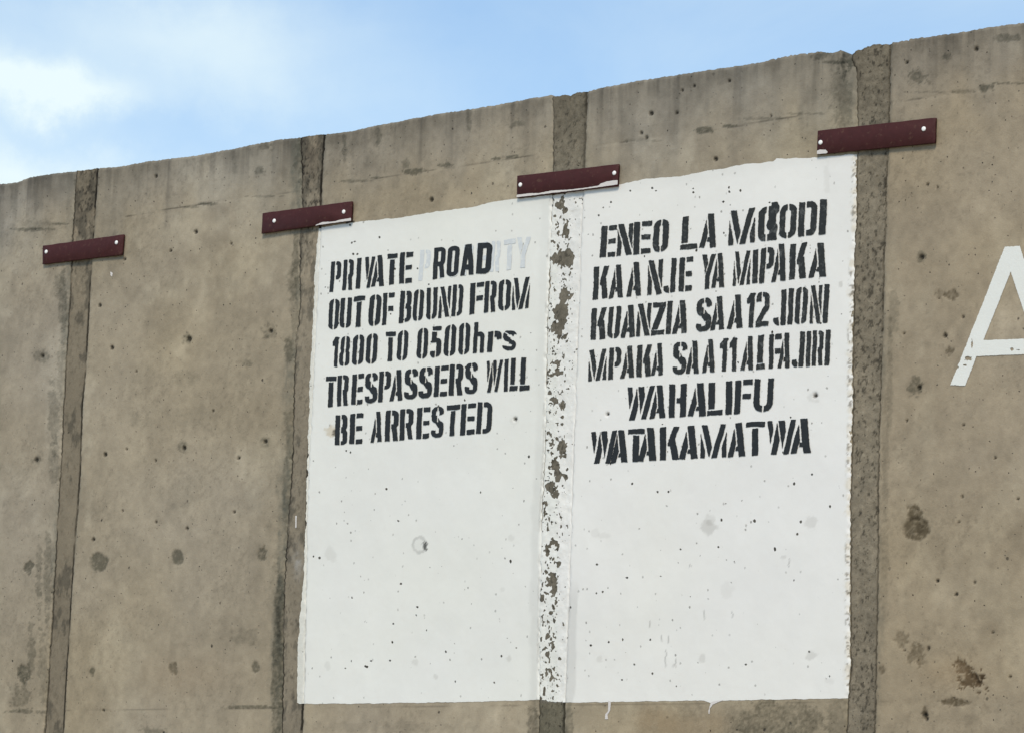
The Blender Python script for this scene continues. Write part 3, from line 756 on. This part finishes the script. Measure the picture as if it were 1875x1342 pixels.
# ---------------------------------------------------------------- thin paint shapes drawn on the wall face
_hc = {}
_HX = np.arange(-.6, 5.2, .008); _HZ = np.arange(1.95, 4.05, .008)
_HG = None
def face_height(X, Z):
    """relief under a painted mark, read from a coarse table of the face (bilinear, upper envelope)"""
    global _HG
    if _HG is None:
        gx, gz = np.meshgrid(_HX, _HZ)
        _HG = .0035*fbm(gx*1.7, gz*1.7, 301, 3)+.0010*fbm(gx*9, gz*9, 303, 3)
        zl = 3.847+.004*fbm(gx*4, gx*0, 61)
        _HG = _HG+.0004*sstep(.006, -.006, gz-zl)+.0002
    fx = np.clip((X-_HX[0])/.008, 0, len(_HX)-2); fz = np.clip((Z-_HZ[0])/.008, 0, len(_HZ)-2)
    ix = fx.astype(int); iz = fz.astype(int); fx = fx-ix; fz = fz-iz
    g = _HG
    return (g[iz, ix]*(1-fx)+g[iz, ix+1]*fx)*(1-fz)+(g[iz+1, ix]*(1-fx)+g[iz+1, ix+1]*fx)*fz
def poly_sdf(px, py, pts):
    """signed distance, positive inside"""
    pts = np.asarray(pts, float); n = len(pts)
    d = np.full(px.shape, 1e9); ins = np.zeros(px.shape, bool)
    for i in range(n):
        a, b = pts[i], pts[(i+1) % n]
        e = b-a; wx = px-a[0]; wy = py-a[1]
        t = np.clip((wx*e[0]+wy*e[1])/max(e@e, 1e-9), 0, 1)
        d = np.minimum(d, np.hypot(wx-e[0]*t, wy-e[1]*t))
        c = (a[1] > py) != (b[1] > py)
        with np.errstate(divide='ignore', invalid='ignore'):
            xi = (b[0]-a[0])*(py-a[1])/(b[1]-a[1]+1e-12)+a[0]
        ins ^= c & (px < xi)
    return np.where(ins, d, -d)
def mark(name, pts, mat, parent, off, step=1.1, ragged=.6, seed=0, extra=None, yplane=None, name_smooth=True):
    """a coat of paint in the outline pts (photograph coordinates), laid on the face of the wall"""
    pts = np.asarray(pts, float)
    x0, y0 = pts.min(0)-2; x1, y1 = pts.max(0)+2
    gx, gy = np.meshgrid(np.arange(x0, x1+step, step), np.arange(y1, y0-step, -step))
    F = poly_sdf(gx, gy, pts)+ragged*(fbm(gx/5, gy/5, seed, 3, .6)+.8*fbm(gx/1.9, gy/1.9, seed+4, 1))
    if extra is not None: F = extra(F, gx, gy)
    V2, L, S = contour(F, np.stack([gx, gy], -1))
    X, Z = WP(V2[:, 0], V2[:, 1])
    Y = (-face_height(X, Z)-off) if yplane is None else np.full(len(X), yplane)
    me = mesh_np(name, np.stack([X, Y, Z], 1), L, S)
    return link(name, me, mat, parent)

# drips and splashes of the same white paint
mark('paint_drip', [(1114, 1283), (1119, 1283), (1118, 1300), (1113, 1307), (1114, 1316), (1108, 1316), (1109, 1307), (1114, 1301)], M_SMEAR, patch, .0012, .8, .5, 3)
mark('paint_drip', [(1303, 1284), (1326, 1281), (1315, 1285), (1305, 1290), (1301, 1297), (1299.6, 1306), (1298, 1306), (1299, 1297)], M_SMEAR, patch, .0012, .8, .6, 4)
mark('paint_splash', [(540.5, 944), (543, 944), (542.5, 966), (540.3, 966)], M_SMEAR, patch, -.0015, .6, .3, 5)
mark('paint_splash', [(203, 498), (207, 500), (206, 507), (203, 505)], M_SMEAR, patch, .0012, .6, .6, 6)

# ---------------------------------------------------------------- stencil letters
def rect(u, v, u0, v0, u1, v1):
    return np.minimum(np.minimum(u-u0, u1-u), np.minimum(v-v0, v1-v))
def rrect(u, v, u0, v0, u1, v1, r):
    cx, cy = (u0+u1)/2, (v0+v1)/2; hx, hy = (u1-u0)/2, (v1-v0)/2
    r = min(r, hx, hy)
    dx = np.abs(u-cx)-(hx-r); dy = np.abs(v-cy)-(hy-r)
    return r-(np.hypot(np.maximum(dx, 0), np.maximum(dy, 0))+np.minimum(np.maximum(dx, dy), 0))
def ring(u, v, u0, v0, u1, v1, s, st, r):
    return np.minimum(rrect(u, v, u0, v0, u1, v1, r), -rrect(u, v, u0+s, v0+st, u1-s, v1-st, max(r-s, .8)))
def bar(u, v, ua, va, ub, vb, w):
    """slanting stroke cut level at both ends, w wide measured level"""
    t = (v-va)/(vb-va)
    c = ua+(ub-ua)*t
    k = abs(vb-va)/math.hypot(ub-ua, vb-va)
    lo, hi = min(va, vb), max(va, vb)
    return np.minimum((w/2-np.abs(u-c))*k, np.minimum(v-lo, hi-v))
mn, mxx = np.minimum, np.maximum
def glyph(ch, u, v, w, h, s, solid=False):
    g = 0.0 if solid else max(2.3, .09*w)
    st = s*1.02       # thickness of level strokes
    def gapV(F, c=None, width=None):      # a level-cut upright gap at u = c
        if solid: return F
        c = w/2 if c is None else c
        return mn(F, np.abs(u-c)-(width or g)/2)
    if ch in 'O0':
        return gapV(ring(u, v, 0, 0, w, h, s, st, w*.46))
    if ch == 'U':
        F = ring(u, v, 0, 0, w, h*1.6, s, st, w*.46)
        return gapV(mn(F, h-v))
    if ch == 'D':
        st1 = rect(u, v, 0, 0, s, h)
        bw = mn(ring(u, v, -w*.3, 0, w, h, s, st*.9, w*.42), u-(s+g-(.6 if solid else 0)))
        return mxx(st1, bw)
    if ch in 'PR':
        lo = h*.40
        F = mxx(rect(u, v, 0, 0, s, h), mn(ring(u, v, -w*.3, lo, w, h, s, st*.9, w*.40), u-(s+g-(.6 if solid else 0))))
        if ch == 'R':
            F = mxx(F, mn(bar(u, v, w-s*.50, 0, w-s*.85, h*.45, s*.98), u-(s+g*.8)))
        return F
    if ch == 'B':
        a = mn(ring(u, v, -w*.3, h*.47, w*.96, h, s, st*.85, w*.36), u-(s+g))
        b = mn(ring(u, v, -w*.3, 0, w, h*.55, s, st*.85, w*.36), u-(s+g))
        return mxx(rect(u, v, 0, 0, s, h), mxx(a, b))
    if ch == 'E' or ch == 'F':
        t = h*.155
        F = mxx(rect(u, v, 0, 0, s, h), rect(u, v, s+g, h-t, w, h))
        F = mxx(F, rect(u, v, s+g, h*.5-t/2, w*.94, h*.5+t/2))
        if ch == 'E': F = mxx(F, rect(u, v, s+g, 0, w*.97, t))
        return F
    if ch == 'L':
        t = h*.155
        return mxx(rect(u, v, w*.06, t+g, w*.06+s, h), rect(u, v, 0, 0, w, t))
    if ch == 'T':
        t = h*.15
        return mxx(rect(u, v, 0, h-t, w, h), rect(u, v, w/2-s/2, 0, w/2+s/2, h-t-g))
    if ch == 'I':
        return rect(u, v, 0, 0, w, h)
    if ch == 'H':
        return mxx(mxx(rect(u, v, 0, 0, s, h), rect(u, v, w-s, 0, w, h)), rect(u, v, s+g, h*.43, w-s+1, h*.58))
    if ch == 'A':
        rb = bar(u, v, w-s*.52, 0, w*.60, h, s*1.12)
        if solid:
            lb = bar(u, v, s*.5, 0, w*.46, h, s)
            return mxx(mxx(lb, rb), rect(u, v, s, h*.18, w-s, h*.34))
        lb = bar(u, v, s*.48, 0, w*.60, h*1.06, s*.95)
        lb = mn(lb, -(rb+g*.85))
        lb = mn(lb, h*.90-v)
        cb = mn(mn(rect(u, v, w*.30, h*.17, w-s*.6, h*.30), -(lb+g*.5)), 99)
        return mxx(mxx(rb, lb), cb)
    if ch == 'V':
        a = bar(u, v, s*.5, h, w*.46, 0, s*1.05)
        b = bar(u, v, w-s*.5, h, w*.40, 0, s*.95)
        return mxx(mn(a, -(b+g*.7)), b)
    if ch == 'Y':
        b = bar(u, v, w-s*.5, h, w*.42, h*.32, s)
        a = bar(u, v, s*.5, h, w*.46, h*.35, s)
        return mxx(mxx(mn(a, -(b+g*.7)), b), rect(u, v, w*.42-s*.4, 0, w*.42+s*.6, h*.40))
    if ch == 'W':
        b1 = bar(u, v, s*.45, h, w*.26, 0, s*.85)
        b2 = bar(u, v, w*.46, h, w*.24, 0, s*1.02)
        b3 = bar(u, v, w*.50, h, w*.66, 0, s*1.05)
        b4 = bar(u, v, w-s*.45, h, w*.66, 0, s*.92)
        b1 = mn(mn(b1, -(b2+g*.85)), v-h*.12)
        b3 = mn(b3, -(b4+g*.85))
        b2 = mn(b2, -(b3+g*.5))
        return mxx(mxx(b1, b2), mxx(b3, b4))
    if ch == 'M':
        b1 = rect(u, v, 0, 0, s*.80, h); b4 = rect(u, v, w-s*.80, 0, w, h)
        b2 = bar(u, v, s*.60, h, w*.45, 0, s*.98); b3 = bar(u, v, w-s*.62, h, w*.52, 0, s*.98)
        b1 = mn(b1, -(b2+g)); b4 = mn(b4, -(b3+g)); b2 = mn(b2, -(b3+g*.8))
        return mxx(mxx(b1, b2), mxx(b3, b4))
    if ch == 'N':
        b1 = rect(u, v, 0, 0, s*.80, h); b3 = rect(u, v, w-s*.80, 0, w, h)
        b2 = bar(u, v, s*.50, h, w-s*.50, 0, s*1.05)
        return mxx(mxx(mn(b1, -(b2+g*.95)), mn(b3, -(b2+g*.95))), b2)
    if ch == '*':
        c = w/2+w*.16*np.sin(v/h*9.0)
        r = w*.42+w*.13*np.cos(v/h*15.0+.8)
        return mn(r-np.abs(u-c), mn(v, h-v))
    if ch == 'K':
        a = bar(u, v, s+g+s*.25, h*.42, w-s*.42, h, s*.95); b = bar(u, v, s+g+s*.62, h*.62, w-s*.5, 0, s*1.08)
        a = mn(a, u-(s+g*.8)); b = mn(mn(b, u-(s+g*.8)), -(a-1) if False else b)
        return mxx(rect(u, v, 0, 0, s, h), mxx(a, b))
    if ch == 'Z':
        t = h*.15
        d = bar(u, v, w-s*.55, h-t-g*.2, s*.55, t+g*.4, s*1.05)
        return mxx(mxx(rect(u, v, 0, h-t, w, h), rect(u, v, 0, 0, w, t)), d)
    if ch == 'S' or ch == 's':
        t = st*.95
        up = ring(u, v, 0, h*.46, w, h, s, t, w*.42)
        up = mxx(mn(up, h*.99-v), -9)
        top = mn(up, mxx(v-h*.72, (w*.55-u)))                # upper hook and left side
        lo = ring(u, v, 0, 0, w, h*.54, s, t, w*.42)
        bot = mn(lo, mxx(h*.25-v, (u-w*.45)))
        dg = bar(u, v, s*.55, h*.72, w-s*.55, h*.30, s*1.35)
        F = mxx(mxx(top, bot), dg)
        if not solid:
            F = mn(F, np.hypot((u-w*.92)/1.0, (v-h*.66)/1.6)-w*.14)
            F = mn(F, np.abs((v-h*.80)+(u-w*.5)*.5+w*.04)-g*.45 if ch == 's' else mxx(np.abs(u-w*.5)-g*.42, h*.5-v))
            F = mn(F, mxx(np.abs((v-h*.235)+(u-w*.5)*.2)-g*.5, u-w*.62))
        return F
    if ch == 'J':
        hook = mn(ring(u, v, 0, 0, w+s*.2, h, s, st, w*.45), mn(h*.22-v, w-s-u))
        return mxx(rrect(u, v, w-s, 0, w, h, 1.2), mn(hook, w*.48-u) if w > 2.2*s else hook)
    if ch == '1':
        F = rect(u, v, w-s*1.05, 0, w, h)
        return mxx(F, mn(bar(u, v, -s*.1, h*.70, w-s*.3, h*.98, s*1.3), u+.5))
    if ch == '2':
        top = mn(ring(u, v, 0, h*.40, w, h, s, st, w*.45), mxx(v-h*.72, u-w*.5))
        dg = bar(u, v, s*.5, h*.14, w-s*.6, h*.58, s*1.15)
        F = mxx(mxx(top, dg), rect(u, v, 0, 0, w, h*.14))
        return mn(F, mxx(np.abs(u-w*.42)-g*.4, h*.6-v))
    if ch == '5':
        lo = mn(ring(u, v, 0, 0, w, h*.62, s, st, w*.42), mxx(mxx(h*.20-v, u-w*.45), v-h*.5))
        lo = mn(lo, np.abs(u-w*.5)-g*.4)
        F = mxx(lo, rect(u, v, w*.14, h-h*.13, w*.95, h))
        F = mxx(F, rect(u, v, w*.10, h*.48, w*.10+s, h*.82))
        return F
    if ch == '8':
        a = ring(u, v, w*.03, h*.46, w*.97, h, s, st*.85, w*.42); b = ring(u, v, 0, 0, w, h*.56, s, st*.85, w*.44)
        F = gapV(mxx(a, b))
        F = mn(F, np.hypot(u+s*.35, (v-h*.51)*.8)-s*.62)
        return mn(F, np.hypot(u-w-s*.35, (v-h*.51)*.8)-s*.62)
    if ch == 'h':
        F = rect(u, v, 0, 0, s, h)
        return mxx(F, mn(ring(u, v, -w*.2, -h*.5, w, h*.68, s*1.02, st, w*.42), mn(v, u-s*.6)))
    if ch == 'r':
        F = rect(u, v, 0, 0, s, h)
        return mxx(F, mn(ring(u, v, w*.1, h*.2, w*1.1, h, s*.9, st*1.1, w*.4), mn(v-h*.58, u-(s+g))))
    raise ValueError(ch)

def text_line(label, group, base, top, lean, s, letters, mat, ragged=.75, solid=False, off=.0019, name='stencilled_text', cat='lettering', lett='letter', seed=0):
    bx, by = zip(*base); tx_, ty_ = zip(*top)
    X0, Z0 = WP(base[0][0], base[0][1])
    root = empty(name, (float(X0[0]), 0, float(Z0[0])))
    tag(root, label, cat, group)
    for i, L in enumerate(letters):
        ch, x0, x1 = L[:3]
        opt = L[3] if len(L) > 3 else {}
        w = x1-x0
        xm = (x0+x1)/2
        yb = np.interp(xm, bx, by)
        yt = np.interp(xm+lean*55, tx_, ty_)
        hh = (yb-yt)*opt.get('h', 1.0)
        lift = opt.get('up', 0)
        wl = w-lean*hh if not opt.get('full') else w          # the given span includes the lean
        sl = (np.interp(xm+15, bx, by)-np.interp(xm-15, bx, by))/30.0
        if bx[-1]-bx[0] < 40: sl = (by[-1]-by[0])/(bx[-1]-bx[0])
        mu = 3.0
        st_ = .95
        uu, vv = np.meshgrid(np.arange(-mu, wl+mu, st_), np.arange(-mu, hh+mu, st_))
        sd_ = seed+i*31+ord(ch)
        r1 = np.random.RandomState(sd_)
        smax = {'W': .205, 'M': .25, 'A': .335, 'V': .34, 'Y': .34, 'F': .37, 'J': .42, '1': .60, 'P': .385, 'R': .385, 'B': .385, 'D': .385, 'O': .395, '0': .395, 'U': .38, '8': .38, 'E': .40, 'K': .36, 'N': .36, 'H': .38, '2': .38, 'S': .36, 's': .30, 'r': .42, 'h': .37}.get(ch, 9)*wl
        ss = 1.04*s*opt.get('s', 1.0)*(1+r1.uniform(-.05, .08))
        # each stencil was held a little differently
        tw = r1.uniform(-.02, .02)
        uj = uu+.7*fbm(uu/22, vv/22, sd_+9, 2)+tw*(vv-hh/2); vj = vv+1.1*fbm(uu/16, vv/16, sd_+19, 2)
        ss = min(ss, smax)
        F = glyph(ch, uj, vj, wl, hh, ss, solid or opt.get('solid', False))
        F = F+ragged*(.32*fbm(uu/6, vv/6, sd_, 2, .6)+.75*fbm(uu/2.2, vv/2.2, sd_+5, 2, .6))
        V2, LL, SS = contour(F, np.stack([uu, vv], -1))
        px = x0+V2[:, 0]+lean*V2[:, 1]
        py = yb+(V2[:, 0]-wl/2)*sl-V2[:, 1]-lift
        X, Z = WP(px, py)
        Y = -face_height(X, Z)-off-.00022*(i % 4)
        link(lett, mesh_np(lett, np.stack([X, Y, Z], 1), LL, SS), mat, root)
    return root
EN = 'black stencilled lines of English text'
SW = 'black stencilled lines of Swahili text'
def sp(s, *xs):
    chars = s.replace(' ', '')
    return [(c, a, b) for c, (a, b) in zip(chars, xs)]
ov = [('P', 767, 790), ('R', 793, 816), ('O', 820, 843), ('P', 848, 868), ('E', 872, 894), ('R', 898, 918), ('T', 921, 946), ('Y', 946, 974)]
text_line('faint grey overpainted word PROPERTY showing through behind the word ROAD', None, [(767, 516), (960, 491)], [(770, 459), (972, 434)], .05, 7.6, ov, M_GHOST,
          off=.0013, name='faded_word', seed=900)
text_line('black stencilled word PRIVATE beginning the top English line, left of ROAD', EN, [(604, 536), (755, 517.5)], [(606.5, 480), (758, 461)], .05, 8.6,
          sp('PRIVATE', (604, 626), (627.5, 649), (652, 663), (667, 689), (680, 706), (708, 729.5), (731, 758)), M_BLACK, seed=10)
text_line('bolder unbroken black word ROAD painted over the faint grey word', EN, [(793, 512), (898, 500)], [(794.6, 455), (900, 444)], .05, 9.8,
          sp('ROAD', (793, 818), (818, 843), (843, 871), (873, 903)), M_BLACK, solid=True, ragged=.45, seed=20)
text_line('black stencilled line OUT OF BOUND FROM, second line of the English text', EN, [(605, 603.5), (700, 596), (803, 583), (970, 564.5)], [(605, 549), (710, 537), (967, 507.5)], .05, 8.4,
          sp('OUT OF BOUND FROM', (601, 623), (622, 645.5), (646, 669.5), (675, 699.5), (700, 724), (731, 755.5), (756, 778), (780.5, 803), (804, 827), (827.5, 850), (860, 888), (887, 911), (912.5, 937.5), (938, 972)), M_BLACK, seed=30)
l3 = sp('1800 TO 0500hrs', (608, 621), (621.5, 643), (645, 668), (670, 693), (705, 726), (726.5, 749), (763, 786), (788, 811), (813, 837.5), (839.5, 863), (867, 890), (893, 918), (920.5, 947))
l3[11] = ('r', 893, 918, {'h': .69, 's': 1.05}); l3[12] = ('s', 920.5, 947, {'h': .70, 's': 1.05, 'up': 0})
text_line('black stencilled hours 1800 TO 0500hrs, third line of the English text', EN, [(613, 672), (745, 659), (873, 647.4), (934, 642)], [(613, 618), (750, 604.5), (873, 590)], .05, 8.4, l3, M_BLACK, seed=50)
text_line('black stencilled line TRESPASSERS WILL, fourth line of the English text', EN, [(604, 745.5), (802, 726), (950, 714.5)], [(606, 689.5), (895, 661.5), (957, 654.5)], .05, 8.5,
          sp('TRESPASSERS WILL', (595.5, 618), (617, 640.5), (644, 668), (668, 693), (692.5, 717), (713.5, 740), (740, 767), (766.5, 794), (794.5, 822.5), (822, 850), (851, 877), (889, 922), (922.5, 932.5), (933, 951), (951, 973)), M_BLACK, seed=70)
text_line('black stencilled line BE ARRESTED, lowest line of the English text', EN, [(623, 814.5), (770, 803), (881, 793.5)], [(623, 760), (886, 736)], .05, 8.6,
          sp('BE ARRESTED', (613, 638.5), (640, 667), (679, 702), (705, 732), (731.5, 758.5), (762, 789), (789, 814), (816, 843.5), (843, 873), (872.5, 903)), M_BLACK, seed=90)
# Swahili block
l = sp('ENEO LA MOODI', (1099, 1131), (1130, 1161), (1160, 1196), (1196, 1227), (1246, 1280), (1281, 1314.5), (1334, 1386), (1388, 1424), (1427, 1461), (1462, 1498.5), (1500, 1516))
l.insert(8, ('*', 1405, 1427, {'h': 1.1}))
text_line('worn black stencilled line ENEO LA MOODI with a blotted letter, topmost Swahili line', SW, [(1105, 472.5), (1210, 462), (1342, 450), (1503, 430)], [(1108, 415), (1255, 397.5), (1347, 386), (1482, 370), (1512, 366)], .05, 10.6, l, M_BLACKW, 1.05, seed=110)
text_line('worn black stencilled line KAA NJE YA MIPAKA, second line of the Swahili text', SW, [(1090, 549), (1198, 540), (1309, 528), (1497, 508)], [(1094, 489.5), (1201, 477), (1300, 466.5), (1398, 457), (1430, 447), (1501, 446)], .05, 10.4,
          sp('KAA NJE YA MIPAKA', (1086, 1116), (1115.5, 1144), (1147, 1177), (1186, 1216), (1215, 1240), (1243, 1271), (1284, 1312), (1302, 1329), (1342, 1376), (1377, 1390), (1391, 1419), (1413, 1443), (1445, 1479), (1481, 1516)), M_BLACKW, 1.05, seed=130)
text_line('worn black stencilled line KUANZIA SAA 12 JIONI, third line of the Swahili text', SW, [(1086, 623), (1246, 611), (1350, 601.5), (1512, 591)], [(1088, 566), (1204, 554.5), (1350, 540.5), (1430, 531), (1515, 521)], .05, 10.2,
          sp('KUANZIA SAA12JIONI', (1082, 1112), (1113, 1138.5), (1137, 1167), (1166, 1194), (1193, 1220), (1219.5, 1232), (1231, 1261), (1274.5, 1304.5), (1300, 1328.5), (1331, 1363), (1366, 1383), (1384, 1411), (1416, 1442), (1442.5, 1455), (1455.5, 1481), (1483, 1507), (1507, 1520)), M_BLACKW, 1.05, seed=150)
text_line('worn black stencilled line MPAKA SAA 11 ALFAJIRI, fourth line of the Swahili text', SW, [(1082, 698), (1207, 687), (1333, 680), (1515, 669)], [(1085, 640.5), (1174, 632), (1339, 618.5), (1518, 604)], .05, 9.9,
          sp('MPAKA SAA11ALFAJIRI', (1077, 1112.5), (1114, 1139.5), (1136, 1164), (1165, 1195), (1192, 1217.5), (1231, 1259), (1255.5, 1282), (1285, 1311.5), (1317, 1333), (1335, 1350.5), (1356.5, 1383), (1385, 1404), (1407, 1433), (1424, 1450), (1450, 1475), (1475.5, 1487), (1486.5, 1510), (1510, 1522.5)), M_BLACKW, 1.0, seed=180)
text_line('black stencilled word WAHALIFU, short fifth line of the Swahili text', SW, [(1162, 769), (1234, 763.5), (1309, 760), (1350, 758), (1395, 753)], [(1159, 708.5), (1249, 702.5), (1306, 699.5), (1410, 692.5)], .04, 10.8,
          sp('WAHALIFU', (1146, 1199), (1189, 1220), (1224, 1258.5), (1259, 1295.5), (1294, 1325.5), (1328, 1342.5), (1344.5, 1379), (1380, 1418)), M_BLACK, .9, seed=210)
text_line('black stencilled word WATAKAMATWA, lowest line of the Swahili text', SW, [(1096, 849), (1216, 842), (1309, 838), (1383, 834), (1482, 828.5)], [(1091, 790), (1219, 781.5), (1309, 776.5), (1428, 769.5), (1473, 766.5)], .03, 10.8,
          sp('WATAKAMATWA', (1081, 1131), (1118, 1150.5), (1149, 1181), (1168, 1204.5), (1207.5, 1244.5), (1243, 1279), (1282, 1332), (1332, 1367), (1365, 1402), (1404, 1459), (1448, 1487)), M_BLACK, .9, seed=240)

# the big white letter further along the wall
big = empty('painted_letter', tuple(float(v) for v in (WP(1742, 706)[0][0], 0, WP(1742, 706)[1][0])))
tag(big, 'tall plain white capital A painted on bare concrete at the right edge of view', 'letter')
def bigA(F, gx, gy):
    inner = poly_sdf(gx, gy, [(1851.4, 498.3), (1801.7, 623.5), (1892.5, 620)])
    low = poly_sdf(gx, gy, [(1789.7, 652.8), (1902, 648), (1918, 692), (1918, 740), (1769, 740), (1769, 706.4)])
    n = .5*(fbm(gx/5, gy/5, 77, 3)+.8*fbm(gx/2, gy/2, 79, 1))
    chips = np.full(F.shape, 9.0)
    for x, y, rx, ry in ((1774, 657, 6, 3.2), (1768, 669, 3, 1.6), (1756, 672, 2.2, 2), (1781, 631, 1.6, 8), (1854, 640, 2.4, 3), (1866, 641, 3, 1.4)):
        chips = mn(chips, (np.sqrt(((gx-x)/rx)**2+((gy-y)/ry)**2)-1)*2+n*2)
    return mn(mn(F, -inner+n), mn(-low+n, chips))
mark('painted_stroke', [(1840.4, 452), (1867.8, 451), (1946, 688), (1919, 692), (1902, 650), (1789, 654), (1769, 706.4), (1741.7, 705)], M_LETW, big, .0014, 1.0, .7, 55, bigA)
# second pass outline reads as one continuous coat: two legs and a crossbar

# ---------------------------------------------------------------- steel plates bolted across the joints
PLATES = [([(78, 450.5), (226, 429.6), (223, 466.8), (77.3, 484.3)], [(84.8, 461.5), (213.4, 444.6)], None,
           'short maroon steel plate bolted across the leftmost joint, clear of the white paint'),
          ([(480.3, 390.7), (644, 369), (642.7, 404.5), (478.4, 428)], [(502.3, 405), (629.6, 388.4)],
           [(578, 413), (590, 407.5), (613, 406.5), (619, 404), (642, 400), (642.3, 404.3), (600, 409.8)],
           'maroon steel plate above the upper left corner of the white painted rectangle'),
          ([(946.5, 322.4), (1132.4, 301), (1130.5, 341), (945.8, 362.7)], [(952.9, 339), (1125, 317.5)],
           [(946.5, 357.5), (975, 354.5), (985, 355), (1010, 350), (1040, 348.5), (1070, 345), (1096, 341), (1100, 337), (1112, 333), (1130.8, 330.5), (1130.3, 338), (1100, 342.5), (1070, 346.5), (1010, 353.8), (946.3, 361.5)],
           'maroon steel plate above the flaking middle strip, white paint along its whole lower edge'),
          ([(1496.9, 239.6), (1713, 216), (1711.8, 262.3), (1495.6, 283)], [(1502.6, 261.5), (1691.6, 236.7)],
           [(1496.5, 277), (1502, 275), (1512, 275), (1515.5, 279), (1513, 281), (1496, 282.5)],
           'maroon steel plate at the upper right corner of the white painted rectangle')]
for pi, (q, bolts, smear, lab) in enumerate(PLATES):
    cx, cz = WP(sum(p[0] for p in q)/4, sum(p[1] for p in q)/4)
    y1 = -.0045; y0 = -.0125      # the plate stands off the uneven face by a few millimetres
    root = empty('steel_plate', (float(cx[0]), 0, float(cz[0])))
    tag(root, lab, 'steel plate', 'maroon steel plates bolted across the joints')
    # outline with faintly uneven flame-cut edges and a slightly bowed face
    pts = []
    for a in range(4):
        p, r = q[a], q[(a+1) % 4]
        n = 26 if a % 2 == 0 else 6
        for j in range(n):
            t = j/n
            pts.append((p[0]+(r[0]-p[0])*t, p[1]+(r[1]-p[1])*t))
    pts = np.array(pts)
    # account for the face standing proud: shift so that its outline is the traced one
    X, Z = WP(pts[:, 0], pts[:, 1])
    X = X+(CAM[0]-X)*(-y0/-CAM[1]); Z = Z+(CAM[2]-Z)*(-y0/-CAM[1])
    X = X+.0010*fbm(X*40, Z*40, 33+pi, 2); Z = Z+.0010*fbm(X*40, Z*40, 36+pi, 2)
    n = len(pts); bv = .0012
    cX, cZ = X.mean(), Z.mean()
    inX = X+np.sign(cX-X)*bv; inZ = Z+np.sign(cZ-Z)*bv
    V = np.concatenate([np.stack([inX, np.full(n, y0), inZ], 1), np.stack([X, np.full(n, y0+bv), Z], 1), np.stack([X, np.full(n, y1), Z], 1)])
    loops = list(range(n))[::-1]; sizes = [n]
    for ring_ in (0, 1):
        for i in range(n):
            j = (i+1) % n
            loops += [ring_*n+i, ring_*n+j, (ring_+1)*n+j, (ring_+1)*n+i]; sizes.append(4)
    loops += [2*n+i for i in range(n)]; sizes.append(n)
    o = link('plate', mesh_np('plate', V, loops, sizes), M_PLATE, root, False)
    for b in bolts:
        bx, bz = WP(*b)
        bx = float(bx[0]+(CAM[0]-bx[0])*(-y0/-CAM[1])); bz = float(bz[0]+(CAM[2]-bz[0])*(-y0/-CAM[1]))
        vs, ls, ss = [], [], []
        prof = [(.0070, 0), (.0070, .0012), (.0064, .0022), (.0048, .0030), (.0026, .0034), (.0010, .0035)]
        m_ = 14
        for (rr, yy) in prof:
            for i in range(m_):
                a = 2*math.pi*i/m_
                vs.append((bx+rr*math.cos(a), y0-yy, bz+rr*math.sin(a)))
        for r_ in range(len(prof)-1):
            for i in range(m_):
                j = (i+1) % m_
                ls += [r_*m_+i, r_*m_+j, (r_+1)*m_+j, (r_+1)*m_+i]; ss.append(4)
        ls += [(len(prof)-1)*m_+i for i in range(m_)]; ss.append(m_)
        link('bolt', mesh_np('bolt', vs, ls, ss), M_BOLT, root, False)
    if smear:
        sm = np.array(smear)
        # lay it on the plate's face
        x0_, y0_ = sm.min(0)-2; x1_, y1_ = sm.max(0)+2
        gx, gy = np.meshgrid(np.arange(x0_, x1_+.9, .9), np.arange(y1_, y0_-.9, -.9))
        F = poly_sdf(gx, gy, sm)+.55*fbm(gx/4, gy/4, 60+pi, 3, .6)+.35
        V2, L2, S2 = contour(F, np.stack([gx, gy], -1))
        X, Z = WP(V2[:, 0], V2[:, 1])
        ys = y0-.0005
        X = X+(CAM[0]-X)*(-ys/-CAM[1]); Z = Z+(CAM[2]-Z)*(-ys/-CAM[1])
        link('paint_smear', mesh_np('paint_smear', np.stack([X, np.full(len(X), ys), Z], 1), L2, S2), M_SMEAR, root)
